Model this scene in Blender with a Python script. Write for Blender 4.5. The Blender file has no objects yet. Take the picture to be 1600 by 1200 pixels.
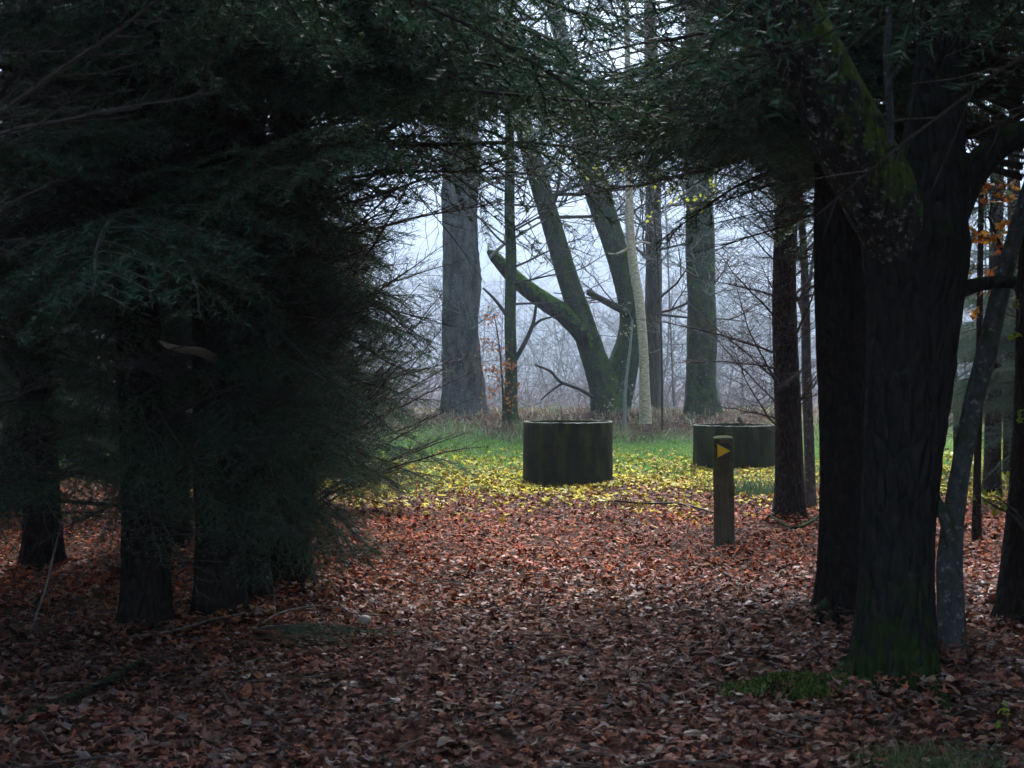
import bpy, math, random
import numpy as np
from mathutils import Vector, Matrix, Euler

R = math.radians
scn = bpy.context.scene
COL = scn.collection

# ------------------------------------------------------------------ camera
CAM_H = 1.6
F_PX = 2400.0                       # focal length in pixels of a 1600 px wide picture
PITCH = math.atan(23.0 / F_PX)      # looking very slightly down
cam_d = bpy.data.cameras.new('camera')
cam_d.sensor_width = 36.0
cam_d.lens = 36.0 * F_PX / 1600.0
cam_d.clip_start = 0.05
cam_d.clip_end = 5000.0
cam_d.dof.use_dof = True
cam_d.dof.focus_distance = 20.0
cam_d.dof.aperture_fstop = 9.0
cam = bpy.data.objects.new('camera', cam_d)
cam.location = (0, 0, CAM_H)
cam.rotation_euler = (R(90) - PITCH, 0, 0)
COL.objects.link(cam)
scn.camera = cam

# ------------------------------------------------------------------ sky, sun, exposure
SUN_EL, SUN_AZ = R(52), R(8)       # azimuth measured from +Y (ahead) towards +X
w = bpy.data.worlds.new('World')
scn.world = w
w.use_nodes = True
nt = w.node_tree
bg = nt.nodes['Background']
sky = nt.nodes.new('ShaderNodeTexSky')
sky.sky_type = 'NISHITA'
sky.sun_disc = False
sky.sun_elevation = SUN_EL
sky.sun_rotation = SUN_AZ
sky.air_density = 1.0
sky.dust_density = 2.0
sky.ozone_density = 1.0
hsv = nt.nodes.new('ShaderNodeHueSaturation')
hsv.inputs['Saturation'].default_value = 1.0      # cloud cover greys the blue
nt.links.new(sky.outputs[0], hsv.inputs['Color'])
nt.links.new(hsv.outputs[0], bg.inputs['Color'])
bg.inputs['Strength'].default_value = 0.12
sl = bpy.data.lights.new('sun', 'SUN')
sl.energy = 1.5
sl.angle = R(40)
sl.color = (1.0, 0.985, 0.96)
so = bpy.data.objects.new('sun', sl)
sd = Vector((math.sin(SUN_AZ) * math.cos(SUN_EL), math.cos(SUN_AZ) * math.cos(SUN_EL), math.sin(SUN_EL)))
so.rotation_euler = sd.to_track_quat('Z', 'Y').to_euler()
so.location = (0, 20, 40)
COL.objects.link(so)

vs = scn.view_settings
vs.view_transform = 'Standard'
vs.look = 'None'
vs.exposure = 2.45
vs.gamma = 1.0
vs.use_curve_mapping = False
cy = scn.cycles
cy.use_denoising = True
cy.max_bounces = 4
cy.diffuse_bounces = 2
cy.glossy_bounces = 2
cy.transmission_bounces = 2
cy.transparent_max_bounces = 4
cy.volume_bounces = 2
cy.use_adaptive_sampling = True
cy.adaptive_threshold = 0.03
cy.adaptive_min_samples = 48
HAZE = 0.00105

# ------------------------------------------------------------------ helpers
rng = np.random.default_rng(7)
random.seed(7)


def W(px, py, d):
    """world point seen at pixel (px, py) of the 1600x1200 photograph, d metres ahead"""
    u = (px - 800.0) / F_PX
    v = (600.0 - py) / F_PX
    cp, sp = math.cos(PITCH), math.sin(PITCH)
    # ray in world: right*u + up*v + forward
    fy, fz = cp + v * sp, -sp + v * cp
    k = d / fy
    return Vector((u * k, d, CAM_H + fz * k))


def to_px(p):
    x, y, z = p[0], p[1], p[2] - CAM_H
    cp, sp = math.cos(PITCH), math.sin(PITCH)
    f = y * cp - z * sp
    if f < 0.1:
        return None
    u = x / f
    v = (y * sp + z * cp) / f
    return 800 + u * F_PX, 600 - v * F_PX


def gz(x, y):
    """ground height"""
    x = np.asarray(x, float)
    y = np.asarray(y, float)
    b = 0.035 * np.sin(x * 0.9 + 0.3) * np.sin(y * 0.7 + 1.0) + 0.02 * np.sin(x * 2.3 + y * 1.1) + 0.012 * np.sin(x * 4.1 - y * 3.3)
    t = np.clip((y - 31.3 - 0.4 * np.sin(x * 0.5)) / 4.4, 0, 1)
    bank = 0.58 * t * t * (3 - 2 * t)
    t2 = np.clip((y - 37.5) / 16.0, 0, 1)
    fall = -2.6 * t2 * t2 * (3 - 2 * t2)
    t3 = np.clip((y - 560) / 1420.0, 0, 1)
    hill = 345.0 * t3 ** 1.25 * (1 + 0.06 * np.sin(x * 0.008 + 1) + 0.03 * np.sin(x * 0.02 + y * 0.008))
    side = 0.25 * np.clip((np.abs(x) - 5) / 10, 0, 1)
    near = np.clip((60 - y) / 20, 0, 1)
    return b * (0.6 + 0.4 * near) + bank + fall + hill + side * np.clip((36 - y) / 8, 0, 1)


class MB:
    """collects vertices and faces and becomes one mesh"""
    def __init__(s):
        s.v, s.f, s.m, s.c, s.n = [], [], [], [], 0

    def add(s, v, f, mat=0, col=None):
        v = np.asarray(v, float).reshape(-1, 3)
        f = np.asarray(f, int)
        if len(v) == 0 or len(f) == 0:
            return
        s.v.append(v)
        s.f.append(f + s.n)
        s.m.append(np.full(len(f), mat, int))
        if col is None:
            col = np.zeros((len(v), 4))
        s.c.append(np.broadcast_to(np.asarray(col, float), (len(v), 4)))
        s.n += len(v)

    def mesh(s, name, mats, smooth=True, colours=False):
        me = bpy.data.meshes.new(name)
        if not s.v:
            return me
        V = np.concatenate(s.v)
        me.vertices.add(len(V))
        me.vertices.foreach_set('co', V.astype(np.float32).ravel())
        loops = np.concatenate([f.ravel() for f in s.f])
        tot = np.concatenate([np.full(len(f), f.shape[1]) for f in s.f])
        start = np.concatenate([[0], np.cumsum(tot)[:-1]])
        me.loops.add(len(loops))
        me.loops.foreach_set('vertex_index', loops.astype(np.int32))
        me.polygons.add(len(tot))
        me.polygons.foreach_set('loop_start', start.astype(np.int32))
        me.polygons.foreach_set('material_index', np.concatenate(s.m).astype(np.int32))
        me.polygons.foreach_set('use_smooth', np.full(len(tot), bool(smooth)))
        for m in mats:
            me.materials.append(m)
        if colours:
            a = me.attributes.new('tint', 'FLOAT_COLOR', 'POINT')
            a.data.foreach_set('color', np.concatenate(s.c).astype(np.float32).ravel())
        me.update()
        me.validate()
        return me


def obj(name, me, parent=None, loc=None, kind=None, label=None, cat=None, group=None):
    o = bpy.data.objects.new(name, me)
    COL.objects.link(o)
    if parent is not None:
        o.parent = parent
    if loc is not None:
        o.location = loc
    if kind:
        o['kind'] = kind
    if label:
        o['label'] = label
    if cat:
        o['category'] = cat
    if group:
        o['group'] = group
    return o


def thing(name, label, cat, loc, group=None):
    o = obj(name, None, None, loc, None, label, cat, group)
    o.empty_display_size = 0.2
    return o


def catmull(P, Rr, step):
    P = np.asarray(P, float)
    Rr = np.asarray(Rr, float)
    Q = np.vstack([2 * P[0] - P[1], P, 2 * P[-1] - P[-2]])
    RR = np.concatenate([[Rr[0]], Rr, [Rr[-1]]])
    out, ro = [], []
    for i in range(1, len(Q) - 2):
        n = max(2, int(np.linalg.norm(Q[i + 1] - Q[i]) / step))
        t = np.linspace(0, 1, n, endpoint=False)[:, None]
        a, b, c, d = Q[i - 1], Q[i], Q[i + 1], Q[i + 2]
        out.append(0.5 * ((2 * b) + (c - a) * t + (2 * a - 5 * b + 4 * c - d) * t ** 2 + (3 * b - a - 3 * c + d) * t ** 3))
        ro.append(RR[i] + (RR[i + 1] - RR[i]) * t[:, 0])
    out.append(Q[-2][None])
    ro.append([RR[-2]])
    return np.vstack(out), np.concatenate(ro)


def tube(mb, P, Rr, n=8, mat=0, step=None, ridge=0.0, seed=0, flare=0.0, flare_h=0.3, lobes=5, cap=True, rough=0.0, col=None):
    P = np.asarray(P, float)
    Rr = np.asarray(Rr, float)
    if step:
        P, Rr = catmull(P, Rr, step)
    rs = np.random.default_rng(seed)
    k = len(P)
    T = np.gradient(P, axis=0)
    T /= np.linalg.norm(T, axis=1)[:, None] + 1e-9
    ref = np.array([1.0, 0, 0]) if abs(T[0][0]) < 0.8 else np.array([0, 1.0, 0])
    N = np.zeros_like(P)
    x = ref - T[0] * (ref @ T[0])
    x /= np.linalg.norm(x)
    N[0] = x
    for i in range(1, k):
        x = N[i - 1] - T[i] * (N[i - 1] @ T[i])
        N[i] = x / (np.linalg.norm(x) + 1e-9)
    B = np.cross(T, N)
    th = np.linspace(0, 2 * math.pi, n, endpoint=False)
    s = np.concatenate([[0], np.cumsum(np.linalg.norm(np.diff(P, axis=0), axis=1))])
    mod = np.ones((k, n))
    if ridge:
        for j in range(5):
            kk = rs.integers(5, 15) if n < 40 else rs.integers(9, 30)
            ph = rs.uniform(0, 6.28)
            fr = rs.uniform(0.7, 3.0)
            am = rs.uniform(0.3, 1.0) * ridge
            mod += am * (np.abs(np.sin(kk * th[None, :] * 0.5 + ph + 0.7 * np.sin(fr * s[:, None] + ph * 2) )) - 0.6)
        mod += rs.normal(0, ridge * 0.35, (k, n))
    if rough:
        for j in range(3):
            mod += rough * np.sin(rs.integers(1, 4) * th[None, :] + rs.uniform(0, 6) + rs.uniform(0.5, 3) * s[:, None])
    if flare:
        ph = rs.uniform(0, 6.28)
        lob = 0.65 + 0.35 * np.cos(lobes * th + ph) + 0.18 * np.cos((lobes - 2) * th + ph * 2.3)
        mod += flare * np.exp(-s[:, None] / flare_h) * lob[None, :]
    rad = Rr[:, None] * mod
    V = P[:, None, :] + rad[..., None] * (np.cos(th)[None, :, None] * N[:, None, :] + np.sin(th)[None, :, None] * B[:, None, :])
    idx = np.arange(k * n).reshape(k, n)
    a = idx[:-1]
    b = idx[1:]
    F = np.stack([a, np.roll(a, -1, 1), np.roll(b, -1, 1), b], -1).reshape(-1, 4)
    V = V.reshape(-1, 3)
    mb.add(V, F, mat, col)
    if cap:
        c = np.vstack([V[idx[-1]], P[-1] + T[-1] * Rr[-1] * 0.3])
        mb.add(c, [[i, (i + 1) % n, n] for i in range(n)], mat, col)


# ------------------------------------------------------------------ materials
def mat(name):
    m = bpy.data.materials.new(name)
    m.use_nodes = True
    return m, m.node_tree, m.node_tree.nodes['Principled BSDF']


def nd(t, typ, **kw):
    n = t.nodes.new(typ)
    for k_, v_ in kw.items():
        setattr(n, k_, v_)
    return n


def ramp(t, stops, interp='LINEAR'):
    r = t.nodes.new('ShaderNodeValToRGB')
    r.color_ramp.interpolation = interp
    e = r.color_ramp.elements
    while len(e) < len(stops):
        e.new(0.5)
    for el, (p, c) in zip(e, stops):
        el.position = p
        el.color = (*c, 1)
    return r


def bark(name, dark, light, moss=0.0, moss_col=(0.035, 0.06, 0.012), lichen=0.0, scale=1.0, bump=0.5, stretch=0.18, foot=0.0):
    m, t, p = mat(name)
    tc = nd(t, 'ShaderNodeTexCoord')
    mp = nd(t, 'ShaderNodeMapping')
    mp.inputs['Scale'].default_value = (1, 1, stretch)
    t.links.new(tc.outputs['Object'], mp.inputs[0])
    n1 = nd(t, 'ShaderNodeTexNoise')
    n1.inputs['Scale'].default_value = 22 * scale
    n1.inputs['Detail'].default_value = 6
    n1.inputs['Roughness'].default_value = 0.7
    t.links.new(mp.outputs[0], n1.inputs['Vector'])
    vo = nd(t, 'ShaderNodeTexVoronoi')
    vo.feature = 'DISTANCE_TO_EDGE'
    vo.inputs['Scale'].default_value = 16 * scale
    t.links.new(mp.outputs[0], vo.inputs['Vector'])
    r = ramp(t, [(0.3, dark), (0.72, light)])
    t.links.new(n1.outputs[0], r.inputs[0])
    col = r.outputs[0]
    n2 = nd(t, 'ShaderNodeTexNoise')
    n2.inputs['Scale'].default_value = 7.0
    n2.inputs['Detail'].default_value = 7
    n2.inputs['Roughness'].default_value = 0.7
    t.links.new(tc.outputs['Object'], n2.inputs['Vector'])
    if lichen:
        rl = ramp(t, [(0.62 - 0.1 * lichen, (0, 0, 0)), (0.70 - 0.1 * lichen, (1, 1, 1))])
        n3 = nd(t, 'ShaderNodeTexNoise')
        n3.inputs['Scale'].default_value = 26
        n3.inputs['Detail'].default_value = 8
        n3.inputs['Roughness'].default_value = 0.7
        t.links.new(tc.outputs['Object'], n3.inputs['Vector'])
        t.links.new(n3.outputs[0], rl.inputs[0])
        mx = nd(t, 'ShaderNodeMixRGB')
        mx.inputs[2].default_value = (0.30, 0.32, 0.28, 1)
        t.links.new(rl.outputs[0], mx.inputs[0])
        t.links.new(col, mx.inputs[1])
        col = mx.outputs[0]
    if moss:
        geo = nd(t, 'ShaderNodeNewGeometry')
        sx = nd(t, 'ShaderNodeSeparateXYZ')
        t.links.new(geo.outputs['Normal'], sx.inputs[0])
        ma = nd(t, 'ShaderNodeMath', operation='MULTIPLY_ADD')      # moss prefers upward faces
        t.links.new(sx.outputs['Z'], ma.inputs[0])
        ma.inputs[1].default_value = 0.25
        t.links.new(n2.outputs[0], ma.inputs[2])
        if foot:                                                   # and the damp foot of the trunk
            sz = nd(t, 'ShaderNodeSeparateXYZ')
            t.links.new(tc.outputs['Object'], sz.inputs[0])
            mr = nd(t, 'ShaderNodeMapRange')
            mr.inputs[1].default_value = 0.0
            mr.inputs[2].default_value = 0.9
            mr.inputs[3].default_value = foot
            mr.inputs[4].default_value = 0.0
            t.links.new(sz.outputs['Z'], mr.inputs[0])
            m2 = nd(t, 'ShaderNodeMath', operation='ADD')
            t.links.new(ma.outputs[0], m2.inputs[0])
            t.links.new(mr.outputs[0], m2.inputs[1])
            ma = m2
        rm = ramp(t, [(0.66 - 0.3 * moss, (0, 0, 0)), (0.80 - 0.3 * moss, (1, 1, 1))])
        t.links.new(ma.outputs[0], rm.inputs[0])
        mx = nd(t, 'ShaderNodeMixRGB')
        mx.inputs[2].default_value = (*moss_col, 1)
        t.links.new(rm.outputs[0], mx.inputs[0])
        t.links.new(col, mx.inputs[1])
        col = mx.outputs[0]
    t.links.new(col, p.inputs['Base Color'])
    p.inputs['Roughness'].default_value = 0.85
    p.inputs['Specular IOR Level'].default_value = 0.15
    ad = nd(t, 'ShaderNodeMath', operation='ADD')
    rr = ramp(t, [(0.0, (0, 0, 0)), (0.25, (1, 1, 1))])
    t.links.new(vo.outputs[0], rr.inputs[0])
    t.links.new(rr.outputs[0], ad.inputs[0])
    t.links.new(n1.outputs[0], ad.inputs[1])
    bp = nd(t, 'ShaderNodeBump')
    bp.inputs['Strength'].default_value = bump
    bp.inputs['Distance'].default_value = 0.02
    t.links.new(ad.outputs[0], bp.inputs['Height'])
    t.links.new(bp.outputs[0], p.inputs['Normal'])
    return m


def tint_mat(name, rough=0.5, spec=0.5, noise=0.25, transl=0.0, wet=False):
    """colour from the mesh attribute, varied by a fine noise"""
    m, t, p = mat(name)
    at = nd(t, 'ShaderNodeAttribute', attribute_name='tint')
    n1 = nd(t, 'ShaderNodeTexNoise')
    n1.inputs['Scale'].default_value = 60
    n1.inputs['Detail'].default_value = 3
    tc = nd(t, 'ShaderNodeTexCoord')
    t.links.new(tc.outputs['Object'], n1.inputs['Vector'])
    r = ramp(t, [(0.3, (1 - noise,) * 3), (0.7, (1 + noise,) * 3)])
    t.links.new(n1.outputs[0], r.inputs[0])
    mx = nd(t, 'ShaderNodeMixRGB', blend_type='MULTIPLY')
    mx.inputs[0].default_value = 1
    t.links.new(at.outputs['Color'], mx.inputs[1])
    t.links.new(r.outputs[0], mx.inputs[2])
    t.links.new(mx.outputs[0], p.inputs['Base Color'])
    p.inputs['Roughness'].default_value = rough
    p.inputs['Specular IOR Level'].default_value = spec
    if wet:                              # some leaves are wet: glossier
        ws = nd(t, 'ShaderNodeMapRange')
        ws.inputs[3].default_value = spec
        ws.inputs[4].default_value = 0.5
        t.links.new(at.outputs['Alpha'], ws.inputs[0])
        t.links.new(ws.outputs[0], p.inputs['Specular IOR Level'])
        wr = nd(t, 'ShaderNodeMapRange')
        wr.inputs[3].default_value = 0.6
        wr.inputs[4].default_value = 0.36
        t.links.new(at.outputs['Alpha'], wr.inputs[0])
        t.links.new(wr.outputs[0], p.inputs['Roughness'])
    if transl:
        tr = nd(t, 'ShaderNodeBsdfTranslucent')
        t.links.new(mx.outputs[0], tr.inputs[0])
        ms = nd(t, 'ShaderNodeMixShader')
        ms.inputs[0].default_value = transl
        t.links.new(p.outputs[0], ms.inputs[1])
        t.links.new(tr.outputs[0], ms.inputs[2])
        t.links.new(ms.outputs[0], t.nodes['Material Output'].inputs[0])
    return m


def rand_mat(name, stops, rough=0.5, transl=0.0):
    m, t, p = mat(name)
    oi = nd(t, 'ShaderNodeObjectInfo')
    r = ramp(t, stops)
    t.links.new(oi.outputs['Random'], r.inputs[0])
    tc = nd(t, 'ShaderNodeTexCoord')
    n1 = nd(t, 'ShaderNodeTexNoise')
    n1.inputs['Scale'].default_value = 40
    n1.inputs['Detail'].default_value = 4
    t.links.new(tc.outputs['Object'], n1.inputs['Vector'])
    r2 = ramp(t, [(0.3, (0.6,) * 3), (0.7, (1.25,) * 3)])
    t.links.new(n1.outputs[0], r2.inputs[0])
    mx = nd(t, 'ShaderNodeMixRGB', blend_type='MULTIPLY')
    mx.inputs[0].default_value = 1
    t.links.new(r.outputs[0], mx.inputs[1])
    t.links.new(r2.outputs[0], mx.inputs[2])
    t.links.new(mx.outputs[0], p.inputs['Base Color'])
    p.inputs['Roughness'].default_value = rough
    if transl:
        tr = nd(t, 'ShaderNodeBsdfTranslucent')
        t.links.new(mx.outputs[0], tr.inputs[0])
        ms = nd(t, 'ShaderNodeMixShader')
        ms.inputs[0].default_value = transl
        t.links.new(p.outputs[0], ms.inputs[1])
        t.links.new(tr.outputs[0], ms.inputs[2])
        t.links.new(ms.outputs[0], t.nodes['Material Output'].inputs[0])
    return m


def plain(name, c, rough=0.8, var=0.3, scale=20, bump=0.0):
    m, t, p = mat(name)
    tc = nd(t, 'ShaderNodeTexCoord')
    n1 = nd(t, 'ShaderNodeTexNoise')
    n1.inputs['Scale'].default_value = scale
    n1.inputs['Detail'].default_value = 6
    t.links.new(tc.outputs['Object'], n1.inputs['Vector'])
    r = ramp(t, [(0.3, tuple(x * (1 - var) for x in c)), (0.7, tuple(x * (1 + var) for x in c))])
    t.links.new(n1.outputs[0], r.inputs[0])
    t.links.new(r.outputs[0], p.inputs['Base Color'])
    p.inputs['Roughness'].default_value = rough
    if bump:
        bp = nd(t, 'ShaderNodeBump')
        bp.inputs['Strength'].default_value = bump
        bp.inputs['Distance'].default_value = 0.02
        t.links.new(n1.outputs[0], bp.inputs['Height'])
        t.links.new(bp.outputs[0], p.inputs['Normal'])
    return m


M = {}
M['oak'] = bark('oak_bark', (0.012, 0.011, 0.011), (0.050, 0.044, 0.040), moss=0.22, moss_col=(0.026, 0.05, 0.008), bump=1.0, foot=0.17, stretch=0.36)
M['limb'] = bark('mossy_limb_bark', (0.018, 0.016, 0.015), (0.07, 0.062, 0.055), moss=0.65, moss_col=(0.11, 0.17, 0.025), lichen=0.7, bump=0.9)
M['bright_moss'] = bark('bright_mossy_bark', (0.018, 0.016, 0.015), (0.07, 0.062, 0.055), moss=0.55, moss_col=(0.10, 0.17, 0.03), lichen=0.0, bump=1.0)
M['spruce_bark'] = bark('spruce_bark', (0.014, 0.010, 0.009), (0.055, 0.040, 0.033), moss=0.15, scale=1.2, bump=1.0, stretch=0.42)
M['grey_bark'] = bark('grey_bark', (0.04, 0.04, 0.037), (0.15, 0.15, 0.14), moss=0.3, lichen=0.5, bump=0.25, stretch=0.5)
M['old_bark'] = bark('old_beech_bark', (0.022, 0.021, 0.020), (0.20, 0.19, 0.17), moss=0.15, lichen=0.5, scale=0.22, bump=1.0, stretch=0.4)
M['dull_bark'] = bark('dull_brown_bark', (0.05, 0.042, 0.032), (0.14, 0.115, 0.085), moss=0.3, scale=0.6, bump=0.8)
M['green_bark'] = bark('algae_bark', (0.018, 0.020, 0.013), (0.075, 0.082, 0.05), moss=0.5, moss_col=(0.06, 0.10, 0.018), lichen=0.3, stretch=0.4, scale=0.3, bump=0.5)
M['pale_bark'] = bark('pale_bark', (0.20, 0.145, 0.09), (0.78, 0.62, 0.42), scale=0.5, bump=0.5, stretch=2.6)
M['twig'] = plain('dead_twig', (0.055, 0.042, 0.034), 0.85, 0.4, 30)
M['pale_twig'] = plain('lichen_and_glint_twig', (0.22, 0.21, 0.18), 0.85, 0.4, 30)  # lichened twigs; in the far scrub the paleness paints light on wet twigs
M['litter_twig'] = plain('wet_twig', (0.075, 0.06, 0.048), 0.7, 0.5, 15)
M['needle'] = rand_mat('spruce_needles', [(0.0, (0.045, 0.135, 0.075)), (0.5, (0.060, 0.155, 0.070)), (1.0, (0.085, 0.16, 0.045))], 0.42, 0.25)
M['litter'] = tint_mat('fallen_leaves', 0.5, 0.12, 0.35, wet=True)
M['leaf_single'] = rand_mat('fallen_leaf', [(0.0, (0.06, 0.026, 0.02)), (0.3, (0.14, 0.05, 0.028)), (0.5, (0.17, 0.085, 0.055)), (0.7, (0.08, 0.042, 0.036)), (0.88, (0.28, 0.18, 0.11)), (1.0, (0.15, 0.105, 0.10))], 0.42)
M['grass'] = tint_mat('grass', 0.6, 0.15, 0.2, 0.45)
M['hang_leaf'] = tint_mat('hanging_leaves', 0.5, 0.4, 0.2, 0.45)
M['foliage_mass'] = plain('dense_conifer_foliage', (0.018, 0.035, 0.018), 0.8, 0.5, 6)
M['far_twigs'] = plain('far_wood_twigs', (0.16, 0.15, 0.14), 0.9, 0.4, 2)
M['bare_wood'] = plain('bare_broken_wood', (0.45, 0.37, 0.27), 0.8, 0.3, 40)
M['mushroom'] = plain('mushroom_skin', (0.42, 0.36, 0.29), 0.6, 0.2, 30)
M['moss'] = tint_mat('moss', 0.8, 0.2, 0.4)


def ground_mat():
    m, t, p = mat('woodland_floor')
    tc = nd(t, 'ShaderNodeTexCoord')
    v = nd(t, 'ShaderNodeTexVoronoi')
    v.inputs['Scale'].default_value = 16
    t.links.new(tc.outputs['Object'], v.inputs['Vector'])
    r = ramp(t, [(0.0, (0.025, 0.012, 0.008)), (0.35, (0.07, 0.028, 0.016)), (0.65, (0.10, 0.048, 0.03)), (1.0, (0.035, 0.02, 0.015))])
    sp = nd(t, 'ShaderNodeSeparateXYZ')
    t.links.new(v.outputs['Color'], sp.inputs[0])
    t.links.new(sp.outputs[0], r.inputs[0])
    n = nd(t, 'ShaderNodeTexNoise')
    n.inputs['Scale'].default_value = 18
    n.inputs['Detail'].default_value = 5
    t.links.new(tc.outputs['Object'], n.inputs['Vector'])
    rg = ramp(t, [(0.3, (0.05, 0.09, 0.025)), (0.7, (0.12, 0.19, 0.05))])
    t.links.new(n.outputs[0], rg.inputs[0])
    # the clearing is turf, the wood floor is leaf mould
    sx = nd(t, 'ShaderNodeSeparateXYZ')
    t.links.new(tc.outputs['Object'], sx.inputs[0])
    n2 = nd(t, 'ShaderNodeTexNoise')
    n2.inputs['Scale'].default_value = 0.8
    n2.inputs['Detail'].default_value = 4
    t.links.new(tc.outputs['Object'], n2.inputs['Vector'])
    ma = nd(t, 'ShaderNodeMath', operation='MULTIPLY_ADD')
    t.links.new(n2.outputs[0], ma.inputs[0])
    ma.inputs[1].default_value = 6.0
    t.links.new(sx.outputs['Y'], ma.inputs[2])
    a = nd(t, 'ShaderNodeMapRange')
    a.inputs[1].default_value = 23.5
    a.inputs[2].default_value = 27.0
    t.links.new(ma.outputs[0], a.inputs[0])
    b = nd(t, 'ShaderNodeMapRange')
    b.inputs[1].default_value = 36.0
    b.inputs[2].default_value = 37.5
    b.inputs[3].default_value = 1.0
    b.inputs[4].default_value = 0.0
    t.links.new(ma.outputs[0], b.inputs[0])
    mu = nd(t, 'ShaderNodeMath', operation='MULTIPLY')
    t.links.new(a.outputs[0], mu.inputs[0])
    t.links.new(b.outputs[0], mu.inputs[1])
    mx = nd(t, 'ShaderNodeMixRGB')
    t.links.new(mu.outputs[0], mx.inputs[0])
    t.links.new(r.outputs[0], mx.inputs[1])
    t.links.new(rg.outputs[0], mx.inputs[2])
    t.links.new(mx.outputs[0], p.inputs['Base Color'])
    p.inputs['Roughness'].default_value = 0.9
    p.inputs['Specular IOR Level'].default_value = 0.1
    bp = nd(t, 'ShaderNodeBump')
    bp.inputs['Strength'].default_value = 0.8
    bp.inputs['Distance'].default_value = 0.03
    t.links.new(v.outputs['Distance'], bp.inputs['Height'])
    t.links.new(bp.outputs[0], p.inputs['Normal'])
    return m


def concrete_mat():
    m, t, p = mat('mossy_concrete')
    tc = nd(t, 'ShaderNodeTexCoord')
    n = nd(t, 'ShaderNodeTexNoise')
    n.inputs['Scale'].default_value = 7
    n.inputs['Detail'].default_value = 7
    n.inputs['Roughness'].default_value = 0.65
    t.links.new(tc.outputs['Object'], n.inputs['Vector'])
    mp_ = nd(t, 'ShaderNodeMapping')
    mp_.inputs['Scale'].default_value = (1, 1, 0.35)
    t.links.new(tc.outputs['Object'], mp_.inputs[0])
    t.links.new(mp_.outputs[0], n.inputs['Vector'])
    r = ramp(t, [(0.36, (0.010, 0.014, 0.002)), (0.48, (0.016, 0.018, 0.006)), (0.56, (0.034, 0.042, 0.006)), (0.7, (0.05, 0.05, 0.03))])
    t.links.new(n.outputs[0], r.inputs[0])
    n2 = nd(t, 'ShaderNodeTexNoise')
    n2.inputs['Scale'].default_value = 60
    n2.inputs['Detail'].default_value = 4
    t.links.new(tc.outputs['Object'], n2.inputs['Vector'])
    mx = nd(t, 'ShaderNodeMixRGB', blend_type='MULTIPLY')
    mx.inputs[0].default_value = 0.7
    t.links.new(r.outputs[0], mx.inputs[1])
    r2 = ramp(t, [(0.3, (0.5,) * 3), (0.7, (1.3,) * 3)])
    t.links.new(n2.outputs[0], r2.inputs[0])
    t.links.new(r2.outputs[0], mx.inputs[2])
    t.links.new(mx.outputs[0], p.inputs['Base Color'])
    p.inputs['Roughness'].default_value = 0.9
    p.inputs['Specular IOR Level'].default_value = 0.1
    bp = nd(t, 'ShaderNodeBump')
    bp.inputs['Strength'].default_value = 0.5
    bp.inputs['Distance'].default_value = 0.02
    t.links.new(n2.outputs[0], bp.inputs['Height'])
    t.links.new(bp.outputs[0], p.inputs['Normal'])
    return m


M['ground'] = ground_mat()
M['concrete'] = concrete_mat()
M['rim'] = plain('skylit_concrete_rim', (0.13, 0.135, 0.11), 0.9, 0.5, 12, 0.3)  # sky light on the ring's top put into a paler colour
M['post'] = bark('weathered_post', (0.07, 0.078, 0.05), (0.20, 0.205, 0.14), moss=0.55, moss_col=(0.075, 0.10, 0.035), scale=2, bump=0.3, stretch=0.08)
M['plaque'] = plain('green_plaque', (0.012, 0.035, 0.026), 0.4, 0.2, 40)
M['yellow'] = plain('yellow_paint', (0.95, 0.82, 0.005), 0.5, 0.05, 60)
M['screw'] = plain('screw_steel', (0.4, 0.4, 0.4), 0.4, 0.1, 10)

# ------------------------------------------------------------------ ground
def make_ground():
    ys = np.concatenate([np.linspace(-300, -12, 30), np.linspace(-11, 3, 30), np.linspace(3.2, 42, 200), np.linspace(43, 70, 40), np.linspace(75, 2100, 80)])
    xs = np.concatenate([np.linspace(-1500, -30, 40), np.linspace(-28, -11, 20), np.linspace(-10.8, 10.8, 130), np.linspace(11, 28, 20), np.linspace(30, 1500, 40)])
    X, Y = np.meshgrid(xs, ys)
    Z = gz(X, Y)
    n, k = X.shape
    idx = np.arange(n * k).reshape(n, k)
    F = np.stack([idx[:-1, :-1], idx[:-1, 1:], idx[1:, 1:], idx[1:, :-1]], -1).reshape(-1, 4)
    mb = MB()
    mb.add(np.stack([X, Y, Z], -1).reshape(-1, 3), F)
    return obj('ground', mb.mesh('ground', [M['ground']]), kind='structure', label='woodland floor of leaf mould with a turf clearing and low bank')


ground = make_ground()

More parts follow.
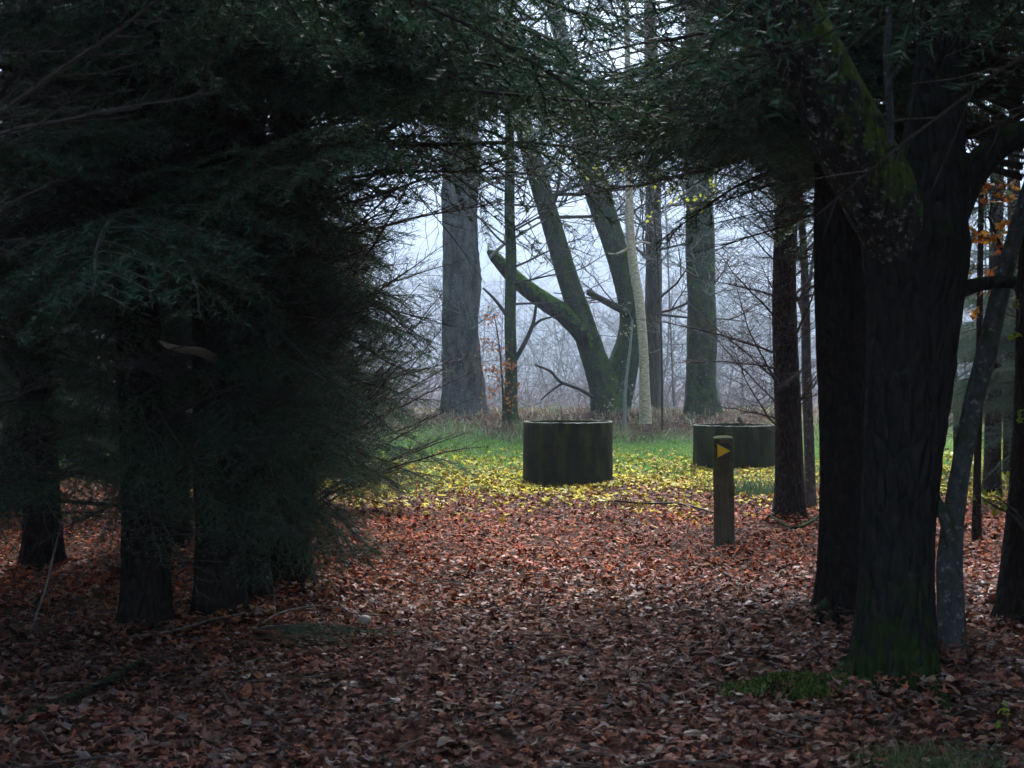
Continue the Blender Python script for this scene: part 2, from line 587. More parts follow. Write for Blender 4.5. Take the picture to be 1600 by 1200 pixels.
# ------------------------------------------------------------------ leaves
def leaf_template(seed, lobed):
    rs = np.random.default_rng(seed)
    if lobed:
        ang, rad = [], []
        tips = [-2.2, -1.1, 0.0, 1.1, 2.2]
        tr = [0.5, 0.85, 1.0, 0.85, 0.5]
        for i, (a, r_) in enumerate(zip(tips, tr)):
            ang.append(a + rs.normal(0, 0.06))
            rad.append(r_ * rs.uniform(0.88, 1.1))
            if i < 4:
                ang.append(a + 0.55 + rs.normal(0, 0.05))
                rad.append(rs.uniform(0.38, 0.52))
        ang += [2.95, -2.95]
        rad += [0.28, 0.28]
        ang, rad = np.array(ang), np.array(rad)
        o = np.argsort(ang)
        ang, rad = ang[o], rad[o]
        P = np.stack([rad * np.cos(ang), rad * np.sin(ang)], -1)
    else:
        P = np.array([[1.0, 0], [0.55, 0.36], [0.0, 0.48], [-0.5, 0.33], [-0.8, 0], [-0.5, -0.33], [0.0, -0.48], [0.55, -0.36]]) * rs.uniform(0.92, 1.08, (8, 1))
    P = np.vstack([[0.0, 0.0], P]) * 0.5
    a, b, c = rs.normal(0, 0.7), rs.normal(0, 0.9), rs.normal(0, 0.6)
    z = a * P[:, 0] ** 2 + b * P[:, 1] ** 2 + c * P[:, 0] * P[:, 1] + rs.normal(0, 0.025, len(P))
    V = np.column_stack([P, z])
    n = len(P) - 1
    F = np.array([[0, 1 + i, 1 + (i + 1) % n] for i in range(n)])
    return V, F


TEMPL = [leaf_template(100 + i, i % 4 != 3) for i in range(10)]
BROWN = np.array([[0.12, 0.034, 0.016], [0.26, 0.062, 0.020], [0.32, 0.095, 0.030], [0.30, 0.13, 0.06], [0.14, 0.06, 0.042], [0.22, 0.14, 0.12], [0.38, 0.22, 0.12], [0.05, 0.020, 0.014]])
BROWN_P = np.array([0.17, 0.23, 0.19, 0.12, 0.1, 0.06, 0.03, 0.10])
YELLOW = np.array([[0.62, 0.50, 0.02], [0.68, 0.52, 0.03], [0.46, 0.42, 0.03], [0.55, 0.36, 0.02], [0.38, 0.18, 0.04], [0.62, 0.56, 0.22]])
YELLOW_P = np.array([0.26, 0.17, 0.22, 0.12, 0.13, 0.10])


def rotmats(yaw, tilt, tdir):
    cy_, sy_ = np.cos(yaw), np.sin(yaw)
    n = len(yaw)
    Rz = np.zeros((n, 3, 3))
    Rz[:, 0, 0], Rz[:, 0, 1], Rz[:, 1, 0], Rz[:, 1, 1], Rz[:, 2, 2] = cy_, -sy_, sy_, cy_, 1
    ax = np.stack([np.cos(tdir), np.sin(tdir), np.zeros(n)], -1)
    K = np.zeros((n, 3, 3))
    K[:, 0, 2], K[:, 1, 2], K[:, 2, 0], K[:, 2, 1] = ax[:, 1], -ax[:, 0], -ax[:, 1], ax[:, 0]
    I = np.eye(3)[None]
    s_, c_ = np.sin(tilt)[:, None, None], np.cos(tilt)[:, None, None]
    Rt = I + s_ * K + (1 - c_) * (K @ K)
    return Rt @ Rz


def scatter_leaves(mb, pos, size, tilt, cols, rs):
    n = len(pos)
    which = rs.integers(0, len(TEMPL), n)
    Rm = rotmats(rs.uniform(0, 6.28, n), tilt, rs.uniform(0, 6.28, n))
    for k_ in range(len(TEMPL)):
        ii = np.where(which == k_)[0]
        if not len(ii):
            continue
        V, F = TEMPL[k_]
        nv = len(V)
        A = np.einsum('nij,vj->nvi', Rm[ii], V) * size[ii][:, None, None] + pos[ii][:, None, :]
        FF = F[None] + (np.arange(len(ii)) * nv)[:, None, None]
        wp = np.where(pos[ii][:, 1] > 12.6, 0.05, np.where(pos[ii][:, 1] > 9.8, 0.38, 0.16))
        C = np.repeat(np.column_stack([cols[ii], (rs.uniform(0, 1, len(ii)) < wp) * rs.uniform(0.4, 1, len(ii))]), nv, 0)
        mb.add(A.reshape(-1, 3), FF.reshape(-1, 3), 0, C)


def in_view(x, y, margin=1.12):
    return np.abs(x) < (800.0 / F_PX) * y * margin + 0.4


def gx_(px, y):
    return (px - 800.0) / F_PX * y


def make_litter():
    rs = np.random.default_rng(11)
    # brown leaves: dense near, thinner further off
    zones = [(5.2, 9.0, 560), (9.0, 13.0, 470), (13.0, 19.5, 330), (19.5, 24.5, 150), (24.5, 32, 16), (32, 38, 85)]
    P = []
    for y0, y1, den in zones:
        wmax = (800 / F_PX) * y1 * 1.12 + 0.4
        n = int(2 * wmax * (y1 - y0) * den)
        x = rs.uniform(-wmax, wmax, n)
        y = rs.uniform(y0, y1, n)
        k_ = in_view(x, y)
        P.append(np.stack([x[k_], y[k_]], -1))
    P = np.vstack(P)
    # strip under and beside the camera so that a step aside still sees leaves
    n = 5200
    P2 = np.stack([rs.uniform(-5, 5, n), rs.uniform(2.5, 8, n)], -1)
    P2 = P2[~in_view(P2[:, 0], P2[:, 1])]
    P = np.vstack([P, P2])
    for bx_, by_, br_ in [(gx_(220, 9.6), 9.6, 0.2), (gx_(338, 10.0), 10.0, 0.2), (gx_(395, 10.4), 10.4, 0.16), (gx_(460, 11.0), 11.0, 0.19), (gx_(-75, 9.3), 9.3, 0.2), (gx_(1230, 16.3), 16.3, 0.2), (gx_(1317, 9.6), 9.6, 0.24), (gx_(1390, 7.8), 7.8, 0.31), (3.19, 9.6, 0.2), (gx_(1488, 8.3), 8.3, 0.1)]:
        a_ = rs.uniform(0, 6.28, 260)
        r_ = br_ + np.abs(rs.normal(0, 0.13, 260))
        P = np.vstack([P, np.stack([bx_ + r_ * np.cos(a_), by_ + r_ * np.sin(a_)], -1)])
    drift = np.zeros(len(P))
    drift[-2600:] = rs.uniform(0, 0.07, 2600)
    clump = 0.5 + 0.5 * np.sin(P[:, 0] * 1.7 + 2 * np.sin(P[:, 1] * 0.9)) * np.sin(P[:, 1] * 1.3 + P[:, 0])
    z = gz(P[:, 0], P[:, 1]) + rs.uniform(0.004, 0.045, len(P)) + 0.015 * clump + drift
    pos = np.column_stack([P, z])
    size = 0.042 + 0.075 * rs.beta(1.6, 2.2, len(P))
    tilt = np.abs(rs.normal(0, 0.4, len(P)))
    cols = BROWN[rs.choice(len(BROWN), len(P), p=BROWN_P)] * rs.uniform(0.6, 1.45, (len(P), 1)) * (0.8 + 0.4 * clump)[:, None]
    # nearer the camera lie duller, purple-brown leaves
    near_dull = np.clip((10.6 - P[:, 1] + 0.7 * np.sin(P[:, 0] * 1.4)) / 2.2, 0, 1)[:, None] * rs.uniform(0.3, 1.0, (len(P), 1))
    grey = cols.mean(1, keepdims=True)
    cols = cols * (1 - 0.6 * near_dull) + 0.6 * near_dull * grey * np.array([[0.92, 0.66, 0.64]])
    bankm = np.clip((P[:, 1] - 31) / 1.0, 0, 1)[:, None]                 # bleached leaves on the bank
    cols = cols * (1 - 0.75 * bankm) + 0.75 * bankm * (0.4 * cols.mean(1, keepdims=True) + 0.13) * np.array([[1.15, 1.0, 0.8]])
    mid_red = np.clip((P[:, 1] - 10.2) / 1.5, 0, 1)[:, None] * np.clip((18.5 - P[:, 1]) / 2, 0, 1)[:, None]   # redder leaves in mid path
    cols = cols * (1 + mid_red * np.array([[0.30, -0.02, -0.30]]))
    mb = MB()
    scatter_leaves(mb, pos, size, tilt, cols, rs)
    o = obj('leaf_litter', mb.mesh('leaf_litter', [M['litter']], smooth=False, colours=True), ground, kind='stuff', label='thick layer of wet brown fallen leaves')
    # yellow leaves round the rings
    n = 28000
    x = rs.uniform(-4.6, 10, n)
    y = 15.0 + rs.beta(2.1, 3.2, n) * 16.5
    k_ = in_view(x, y, 1.1) & (rs.uniform(0, 1, n) < np.clip((y - 15.6 + 0.8 * np.sin(x * 1.1) + 0.5 * np.sin(x * 2.7 + y)) / 5.0, 0, 1))
    pat = 0.5 + 0.5 * np.sin(x * 2.1 + 1.3 * np.sin(y * 1.7)) * np.sin(y * 1.4 + 0.8 * np.sin(x * 3.1))
    k_ &= rs.uniform(0, 1, n) < 0.35 + 0.75 * pat
    x, y = x[k_], y[k_]
    pos = np.column_stack([x, y, gz(x, y) + rs.uniform(0.03, 0.075, len(x))])
    mb = MB()
    cols = YELLOW[rs.choice(len(YELLOW), len(x), p=YELLOW_P)] * rs.uniform(0.75, 1.2, (len(x), 1))
    scatter_leaves(mb, pos, rs.uniform(0.06, 0.14, len(x)), np.abs(rs.normal(0, 0.5, len(x))), cols, rs)
    obj('yellow_leaf_litter', mb.mesh('yellow_leaf_litter', [M['litter']], smooth=False, colours=True), ground, kind='stuff', label='drift of yellow fallen leaves round the concrete rings')
    # the nearest leaves, one by one
    meshes = []
    for i, (V, F) in enumerate(TEMPL):
        m_ = MB()
        m_.add(V, F)
        # a leaf stalk
        m_.add([[-0.12, -0.008, 0.0], [-0.12, 0.008, 0.0], [-0.52, 0.01, 0.03]], [[0, 1, 2]])
        meshes.append(m_.mesh('fallen_leaf', [M['leaf_single']], smooth=False))
    for i in range(300):
        y = 5.9 + 2.6 * rs.uniform(0, 1) ** 1.2
        x = rs.uniform(-1, 1) * 0.335 * y
        px, py = to_px((x, y, 0))
        o = obj('fallen_leaf', meshes[i % len(meshes)], ground, (x, y, float(gz(x, y)) + rs.uniform(0.045, 0.065)))
        s = rs.uniform(0.055, 0.105)
        o.scale = (s, s, s)
        o.rotation_euler = (rs.normal(0, 0.3), rs.normal(0, 0.3), rs.uniform(0, 6.28))


make_litter()


def twig_litter():
    rs = np.random.default_rng(5)
    mb = MB()
    for i in range(420):
        y = 5.6 + 13 * rs.uniform() ** 1.6
        x = rs.uniform(-0.37, 0.37) * y
        a = rs.uniform(0, 6.28)
        L = rs.uniform(0.08, 0.45)
        r = rs.uniform(0.0018, 0.0045)
        P = [(x + math.cos(a) * L * t + rs.normal(0, 0.012), y + math.sin(a) * L * t + rs.normal(0, 0.012)) for t in (-0.5, -0.15, 0.2, 0.5)]
        tube(mb, [(px_, py_, float(gz(px_, py_)) + rs.uniform(0.05, 0.075)) for px_, py_ in P], [r, r, r * 0.8, r * 0.4], 4, 0, cap=False)
    obj('twig_litter', mb.mesh('twig_litter', [M['litter_twig']]), ground, kind='stuff', label='thin broken twigs scattered over the fallen leaves')


twig_litter()


# ------------------------------------------------------------------ grass, bank plants, moss
def blades(mb, x, y, z, h, wd, lean, cols, rs):
    n = len(x)
    a = rs.uniform(0, 6.28, n)
    b = rs.uniform(0, 6.28, n)
    base = np.stack([x, y, z], -1)
    sv = np.stack([np.cos(a), np.sin(a), np.zeros(n)], -1) * wd[:, None]
    ld = np.stack([np.cos(b), np.sin(b), np.zeros(n)], -1) * (lean * h)[:, None]
    up = np.array([0, 0, 1.0])
    mid = base + ld * 0.35 + up * (h * 0.6)[:, None]
    tip = base + ld + up * (h * np.sqrt(np.clip(1 - lean ** 2 * 0.6, 0.1, 1)))[:, None]
    V = np.stack([base - sv, base + sv, mid + sv * 0.7, mid - sv * 0.7, tip], 1).reshape(-1, 3)
    o = np.arange(n) * 5
    F4 = np.stack([o, o + 1, o + 2, o + 3], -1)
    F3 = np.stack([o + 3, o + 2, o + 4], -1)
    C = np.repeat(np.column_stack([cols, np.ones(n)]), 5, 0)
    k0 = mb.n
    mb.add(V, F4, 0, C)
    mb.f.append(F3 + k0)
    mb.m.append(np.zeros(n, int))


def make_grass():
    rs = np.random.default_rng(21)
    n = 130000
    x = rs.uniform(-12, 13, n)
    y = rs.uniform(19.5, 34, n)
    dens = np.clip((y - 20 - 1.2 * np.sin(x * 0.8)) / 3.6, 0.03, 1) * np.clip((33.4 + 0.6 * np.sin(x * 1.1) - y) / 1.0, 0, 1)
    k_ = in_view(x, y, 1.08) & (rs.uniform(0, 1, n) < dens)
    x, y = x[k_], y[k_]
    n = len(x)
    g = np.array([[0.19, 0.36, 0.07], [0.25, 0.42, 0.10], [0.12, 0.27, 0.05], [0.33, 0.44, 0.14], [0.38, 0.38, 0.18]])
    cols = g[rs.choice(5, n, p=[0.3, 0.3, 0.22, 0.12, 0.06])] * rs.uniform(0.8, 1.2, (n, 1))
    mb = MB()
    blades(mb, x, y, gz(x, y) - 0.01, rs.uniform(0.04, 0.11, n), rs.uniform(0.007, 0.014, n), rs.uniform(0.1, 0.9, n), cols, rs)
    obj('clearing_grass', mb.mesh('clearing_grass', [M['grass']], False, True), kind='stuff', label='short green grass of the clearing behind the rings', cat='grass')
    # rough bank: dead grass, bracken bits, low green plants
    n = 26000
    x = rs.uniform(-15, 16, n)
    y = rs.uniform(32.4, 38.5, n)
    k_ = in_view(x, y, 1.08)
    x, y = x[k_], y[k_]
    patch = np.sin(x * 1.3 + 1) * np.sin(y * 0.8 + x * 0.3) + 0.4 * np.sin(x * 3.1)
    k_ = rs.uniform(-1.2, 1.2, len(x)) < patch + 0.3
    x, y = x[k_], y[k_]
    n = len(x)
    g = np.array([[0.38, 0.30, 0.20], [0.28, 0.18, 0.12], [0.18, 0.10, 0.07], [0.24, 0.30, 0.14], [0.16, 0.24, 0.10], [0.48, 0.44, 0.32]])
    cols = g[rs.choice(6, n, p=[0.24, 0.2, 0.16, 0.18, 0.12, 0.10])] * rs.uniform(0.7, 1.2, (n, 1))
    mb = MB()
    blades(mb, x, y, gz(x, y) - 0.02, rs.uniform(0.06, 0.30, n) * (0.4 + 0.6 * rs.uniform(0, 1, n)), rs.uniform(0.008, 0.022, n), rs.uniform(0.2, 1.0, n), cols, rs)
    obj('bank_undergrowth', mb.mesh('bank_undergrowth', [M['grass']], False, True), kind='stuff', label='rough dead grass and low green plants along the bank', cat='undergrowth')
    # grass tuft at the lower right
    def tuft(cx, cy_, rx, ry, n, h0, h1, g, name, label, cat):
        x = cx + rs.normal(0, rx, n)
        y = cy_ + rs.normal(0, ry, n)
        cols = np.array(g)[rs.integers(0, len(g), n)] * rs.uniform(0.7, 1.2, (n, 1))
        mb = MB()
        blades(mb, x, y, gz(x, y) + 0.01, rs.uniform(h0, h1, n), rs.uniform(0.003, 0.006, n), rs.uniform(0.2, 1.0, n), cols, rs)
        obj(name, mb.mesh(name, [M['grass']], False, True), kind='stuff', label=label, cat=cat)
    c = W(1460, 1190, 6.25)
    tuft(c.x, c.y, 0.16, 0.14, 1500, 0.03, 0.085, [[0.09, 0.15, 0.05], [0.13, 0.18, 0.07], [0.2, 0.22, 0.12]], 'grass_tuft', 'small grass tuft at the lower right edge of the leaves', 'grass')
    c = W(1180, 775, 19.0)
    tuft(c.x, c.y, 0.3, 0.25, 700, 0.1, 0.34, [[0.06, 0.11, 0.05], [0.09, 0.14, 0.07]], 'weed_clump', 'low blue-green weed clump beside the waymark post', 'weeds')


make_grass()


# ------------------------------------------------------------------ conifer branches (shared meshes)
def needles(mb, p0, p1, n, rs, ln=(0.018, 0.032), wd=0.0026, flat=0.38):
    if n < 1:
        return None
    d = p1 - p0
    L = np.linalg.norm(d)
    d = d / (L + 1e-9)
    t = rs.uniform(0, 1, n)
    P = p0 + (p1 - p0) * t[:, None]
    rv = rs.normal(0, 1, (n, 3))
    rv[:, 2] = rv[:, 2] * flat + 0.25
    rv -= (rv @ d)[:, None] * d
    rv /= np.linalg.norm(rv, axis=1)[:, None] + 1e-9
    D = d * 0.55 + rv * 0.85
    D /= np.linalg.norm(D, axis=1)[:, None]
    s = np.cross(D, rs.normal(0, 1, (n, 3)))
    s /= np.linalg.norm(s, axis=1)[:, None] + 1e-9
    l = rs.uniform(ln[0], ln[1], n)[:, None]
    return np.stack([P - s * wd, P + s * wd, P + D * l], 1)


def conifer_branch(seed, L=2.0, live=True, rise=0.05, curve=-0.25, droop=0.35, start=0.25, dens=165, twig_mat=None):
    rs = np.random.default_rng(seed)
    mb = MB()
    NE = []
    n = 12
    t = np.linspace(0, 1, n)
    A = np.stack([L * t * (1 - 0.08 * abs(curve) * t), 0.05 * L * np.sin(t * rs.uniform(2, 5) + rs.uniform(0, 6)) * t, L * (rise * t + curve * t * t)], -1)
    A[:, 1] += np.cumsum(rs.normal(0, 0.012, n))
    A[:, 2] += np.cumsum(rs.normal(0, 0.008, n))
    A -= A[0]
    tube(mb, A, np.linspace(0.017, 0.0025, n), 5, 0, cap=False)

    def at(tt):
        f = tt * (n - 1)
        i = min(int(f), n - 2)
        p = A[i] + (A[i + 1] - A[i]) * (f - i)
        d = A[i + 1] - A[i]
        return p, d / np.linalg.norm(d)

    tt = 0.10 if live else 0.06
    side = 1
    up = np.array([0, 0, 1.0])
    while tt < 0.99:
        p, d = at(tt)
        sv = np.cross(up, d)
        sv /= np.linalg.norm(sv)
        l2 = (0.36 * L * (1 - tt) ** 0.75 * min(1, 0.35 + tt * 2.2) + 0.07) * rs.uniform(0.6, 1.15)
        a = rs.uniform(0.75, 1.1)
        dd = d * math.cos(a) + sv * side * math.sin(a) + up * rs.normal(-droop * 0.35 if live else 0.05, 0.15)
        dd /= np.linalg.norm(dd)
        k2 = 5
        u = np.linspace(0, 1, k2)
        S = p + dd * (l2 * u)[:, None] + up * (-droop * 0.6 * l2 * u ** 2 if live else 0.1 * l2 * u ** 2)[:, None]
        S[1:] += rs.normal(0, 0.015 * l2 + 0.002, (k2 - 1, 3)).cumsum(0) * 0.6
        tube(mb, S, np.linspace(0.0045 if l2 > 0.25 else 0.003, 0.0012, k2), 3, 0, cap=False)
        is_live = live and tt > start * rs.uniform(0.6, 1.3)
        if is_live:
            for i in range(k2 - 1):
                NE.append(needles(mb, S[i], S[i + 1], int(dens * l2 / (k2 - 1)), rs))
        # tertiary twigs
        if l2 > 0.12:
            m = int(l2 / (0.055 if live else 0.06))
            s3 = 1
            for j in range(m):
                q = (j + 0.7) / (m + 0.5)
                f = q * (k2 - 1)
                i = min(int(f), k2 - 2)
                pp = S[i] + (S[i + 1] - S[i]) * (f - i)
                d2 = S[i + 1] - S[i]
                d2 /= np.linalg.norm(d2)
                sv2 = np.cross(up, d2)
                sv2 /= np.linalg.norm(sv2) + 1e-9
                l3 = (0.42 * l2 * (1 - q) ** 0.6 + 0.03) * rs.uniform(0.5, 1.1)
                l3 = min(l3, 0.26)
                a3 = rs.uniform(0.6, 1.0)
                d3 = d2 * math.cos(a3) + sv2 * s3 * math.sin(a3) + up * rs.normal(-droop * 0.45 if live else 0, 0.11 if live else 0.25)
                d3 /= np.linalg.norm(d3)
                e = pp + d3 * l3
                mid = (pp + e) / 2 + rs.normal(0, 0.06 * l3, 3)
                tube(mb, [pp, mid, e], [0.0016, 0.0014, 0.0009], 3, 0, cap=False)
                if is_live:
                    NE.append(needles(mb, pp, e, int(dens * l3), rs))
                s3 = -s3
        side = -side
        tt += (0.05 if live else 0.055) / L * rs.uniform(0.7, 1.3)
    if live:
        p, d = at(0.999)
        for i in range(n - 1):
            if t[i] > start:
                NE.append(needles(mb, A[i], A[i + 1], int(dens * np.linalg.norm(A[i + 1] - A[i])), rs))
    NE = [x for x in NE if x is not None]
    if NE:
        V = np.concatenate(NE)
        mb.add(V.reshape(-1, 3), np.arange(len(V) * 3).reshape(-1, 3), 1)
    return mb.mesh('branch', [twig_mat or M['twig'], M['needle']], smooth=False)


LIVE = [conifer_branch(300 + i, 2.0, True, rise=[0.05, 0.12, 0.0, 0.18][i % 4], curve=[-0.28, -0.35, -0.2, -0.4][i % 4], droop=[0.4, 0.6, 0.3][i % 3], start=[0.22, 0.35, 0.15][i % 3]) for i in range(7)]
DEAD = [conifer_branch(400 + i, 2.0, False, rise=[0.1, 0.25, 0.0][i % 3], curve=[-0.05, 0.1, -0.15][i % 3]) for i in range(5)]

# what the photograph shows open between the trees (pixels): boughs that would hang across it are not there
OPEN = [(700, 640), (690, 560), (655, 470), (650, 400), (655, 262), (760, 228), (900, 228), (1010, 250), (1110, 330), (1195, 420), (1215, 560), (1215, 800), (1290, 860), (1300, 1000), (1180, 1060), (1180, 1300), (-100, 1300), (-100, 1010), (160, 985), (430, 955), (520, 915), (570, 850), (630, 760)]
LIMB = [(1090, 110), (1150, -30), (1380, -10), (1490, 200), (1470, 380), (1250, 350)]
GLINT = [(470, -60), (1080, -60), (1060, 235), (600, 235), (470, 120)]
LIMB2 = [(1430, 130), (1640, 110), (1640, 330), (1430, 420)]
RGAP = [(1470, 300), (1480, 1300), (1700, 1300), (1700, 290), (1560, 250)]


def inside(px, py, poly):
    c = False
    j = len(poly) - 1
    for i in range(len(poly)):
        xi, yi = poly[i]
        xj, yj = poly[j]
        if (yi > py) != (yj > py) and px < (xj - xi) * (py - yi) / (yj - yi) + xi:
            c = not c
        j = i
    return c


def branch_ok(p0, az, pitch, Ls, chance, rs, maxz=None):
    lit = rs.random() < 0.85
    for t in (0.35, 0.6, 0.8, 1.0):
        h = math.cos(pitch) * Ls * t
        p = (p0[0] + math.cos(az) * h, p0[1] + math.sin(az) * h, p0[2] + math.sin(pitch) * Ls * t - 0.18 * Ls * t * t)
        if p[2] < 0.12:
            return False
        if p[1] < 1.6 and abs(p[0]) < 0.9 and p[2] < 3.0:
            return False
        if math.dist(p, (0, 0, CAM_H)) < 2.3:
            return False
        if lit and 12.2 < p[1] < 20 and -1.9 < p[0] < 2.6 and p[2] > 3.2:
            return False                      # the sky is open above this stretch of the path
        q = to_px(p)
        if q and p[1] < 26:
            if inside(q[0], q[1], OPEN) and rs.random() > chance:
                return False
            if inside(q[0], q[1], GLINT) and rs.random() < 0.12:
                return False
            if p[1] < 9 and (inside(q[0], q[1], LIMB) or inside(q[0], q[1], LIMB2)):
                return False
            if p[1] < 15 and inside(q[0], q[1], RGAP) and rs.random() > 0.12:
                return False
    return True


def add_branch(root, base, p0, az, pitch, scale, dead, rs, roll=0.0):
    me = (DEAD if dead else LIVE)[rs.randrange(len(DEAD if dead else LIVE))]
    o = obj('dead_branch' if dead else 'bough', me, root, Vector(p0) - Vector(base))
    o.rotation_euler = Euler((roll, -pitch, az), 'XYZ')
    o.scale = (scale, scale * rs.choice([-1, 1]) if False else scale, scale)
    return o


def spruce(base_xy, rad, height, label, seed, lean=(0, 0), n_live=110, z_live=2.4, n_dead=26, z_dead=(0.6, 4.0), reach=3.0, path=None, chance=0.0, bias=None, name='spruce_tree', dead_pitch=(0.1, 0.6), low=0, bark_m=None):
    rs = random.Random(seed)
    x, y = base_xy
    base = (x, y, float(gz(x, y)))
    root = thing(name, label, 'tree', base, 'conifers of the dark plantation')
    hs = [0, 0.5, 1.2, 2.5, 5, 8, height]
    P = [(lean[0] * h + 0.03 * math.sin(h * 1.3 + seed), lean[1] * h, h - 0.12 if h == 0 else h) for h in hs]
    Rr = [rad * (1 - 0.85 * (h / height) ** 0.9) + 0.005 for h in hs]
    mb = MB()
    tube(mb, P, Rr, 22, 0, step=0.12, ridge=0.035, seed=seed, flare=0.9, flare_h=0.17, rough=0.03)
    obj('trunk', mb.mesh('trunk', [bark_m or M['spruce_bark']]), root)
    ga = 2.399963
    k_ = 0
    placed = tries = 0
    while placed < n_live and tries < n_live * 5:
        tries += 1
        z = z_live + (height - 0.4 - z_live) * (rs.random() ** 1.35)
        az = rs.uniform(-math.pi, math.pi)
        if bias is not None and rs.random() < 0.45:
            az = bias + rs.gauss(0, 0.7)
        Ls = max(0.5, reach * (1 - 0.75 * (z - z_live) / (height - z_live))) * rs.uniform(0.7, 1.1)
        pitch = rs.uniform(-0.15, 0.25) + 0.25 * (z / height)
        p0 = (x + lean[0] * z, y + lean[1] * z, base[2] + z)
        if not branch_ok(p0, az, pitch, Ls, chance, rs):
            continue
        add_branch(root, base, p0, az, pitch, Ls / 2.0, False, rs, rs.gauss(0, 0.2))
        placed += 1
    placed = tries = 0
    while placed < low and tries < low * 8:          # drooping green sprays low on the trunk
        tries += 1
        z = rs.uniform(0.8, z_live)
        az = (bias if bias is not None else 0) + rs.gauss(0, 0.9)
        Ls = rs.uniform(0.9, 1.9)
        pitch = rs.uniform(-0.25, 0.15)
        p0 = (x + lean[0] * z, y + lean[1] * z, base[2] + z)
        if not branch_ok(p0, az, pitch, Ls, 0.0, rs):
            continue
        add_branch(root, base, p0, az, pitch, Ls / 2.0, False, rs, rs.gauss(0, 0.2))
        placed += 1
    placed = tries = 0
    while placed < n_dead and tries < n_dead * 6:
        tries += 1
        z = rs.uniform(*z_dead)
        az = rs.uniform(-math.pi, math.pi)
        if bias is not None and rs.random() < 0.4:
            az = bias + rs.gauss(0, 0.8)
        Ls = rs.uniform(0.7, 1.9)
        pitch = rs.uniform(*dead_pitch)
        p0 = (x + lean[0] * z, y + lean[1] * z, base[2] + z)
        if not branch_ok(p0, az, pitch, Ls, 0.03, rs):
            continue
        add_branch(root, base, p0, az, pitch, Ls / 2.0, True, rs, rs.gauss(0, 0.4))
        placed += 1
    REG[seed] = (root, base)
    return root, base


REG = {}


def gx(px, y):
    return (px - 800.0) / F_PX * y


# left side of the path
spruce((gx(220, 9.6), 9.6), 0.150, 15, 'dark spruce trunk standing alone at the left edge of the leaf floor', 1, n_live=140, low=11, bias=-0.2, reach=3.4, n_dead=44, dead_pitch=(-0.2, 0.5))
nr, nb = spruce((gx(338, 10.0), 10.0), 0.155, 15, 'dark spruce with hanging green boughs, middle trunk of the left row', 2, n_live=150, low=13, bias=-0.2, reach=3.5, n_dead=46, dead_pitch=(-0.2, 0.5))
spruce((gx(395, 10.4), 10.4), 0.115, 13, 'thinner spruce close behind the middle trunk of the left row', 3, n_live=50, low=8, bias=-0.1, reach=2.8, dead_pitch=(-0.2, 0.5))
spruce((gx(460, 11.0), 11.0), 0.140, 15, 'spruce nearest the path on the left, green sprays at its foot', 4, n_live=95, low=16, bias=-0.1, reach=2.6, n_dead=50)
spruce((gx(440, 14.0), 14.0), 0.13, 14, 'spruce whose bare ascending twigs frame the left of the opening', 5, n_live=80, low=20, bias=0.0, reach=2.0, n_dead=66, z_dead=(0.5, 3.6))
spruce((gx(470, 17.5), 17.5), 0.14, 14, 'farthest spruce on the left, low boughs touching the yellow leaves', 6, n_live=70, low=24, bias=0.0, reach=1.9, n_dead=70, z_dead=(0.4, 3.6))
spruce((gx(-75, 9.3), 9.3), 0.14, 14, 'spruce just beyond the left edge, its boughs hanging over a leaning stick', 7, n_live=75, low=12, bias=0.0, reach=3.0)
spruce((gx(60, 12.5), 12.5), 0.15, 14, 'spruce in the dark second row at the far left edge', 8, n_live=45, low=24, bias=-0.3, reach=2.8)
spruce((gx(270, 13.5), 13.5), 0.15, 14, 'spruce in the second row seen between the two front left trunks', 9, n_live=45, low=26, bias=-0.3, reach=2.8)
spruce((gx(330, 18.0), 18.0), 0.15, 14, 'spruce in the third row behind the left trunks', 10, n_live=20, low=30, bias=-0.3, reach=2.6)
spruce((-2.35, 5.0), 0.16, 14, 'near spruce just outside the left edge, boughs across the top corner', 11, n_live=90, low=0, bias=0.3, reach=3.2, z_live=3.0)
# right side
spruce((2.75, 4.6), 0.16, 14, 'near spruce outside the right edge, blurred boughs at the top corner', 12, n_live=150, low=0, bias=2.6, reach=3.6, z_live=2.5, n_dead=10, z_dead=(2.4, 4))
spruce((3.19, 9.6), 0.15, 14, 'dark leaning trunk cut by the right edge of the picture', 13, lean=(0.055, 0), n_live=160, low=0, bias=2.9, reach=3.4, z_live=3.0, n_dead=14, z_dead=(2.6, 4.5))
e_root, e_base = spruce((gx(1230, 16.3), 16.3), 0.150, 14, 'straight spruce with a fan of bare twigs right of the waymark post', 14, n_live=36, low=0, bias=3.1, reach=1.9, z_live=3.4, n_dead=50, z_dead=(1.0, 4.0), dead_pitch=(0.15, 0.75))
spruce((3.1, 12.4), 0.12, 14, 'slim spruce behind the forked tree, twigs hanging towards the path', 15, n_live=58, low=0, bias=2.9, reach=2.6, z_live=3.0, n_dead=26, z_dead=(2.0, 4.2))

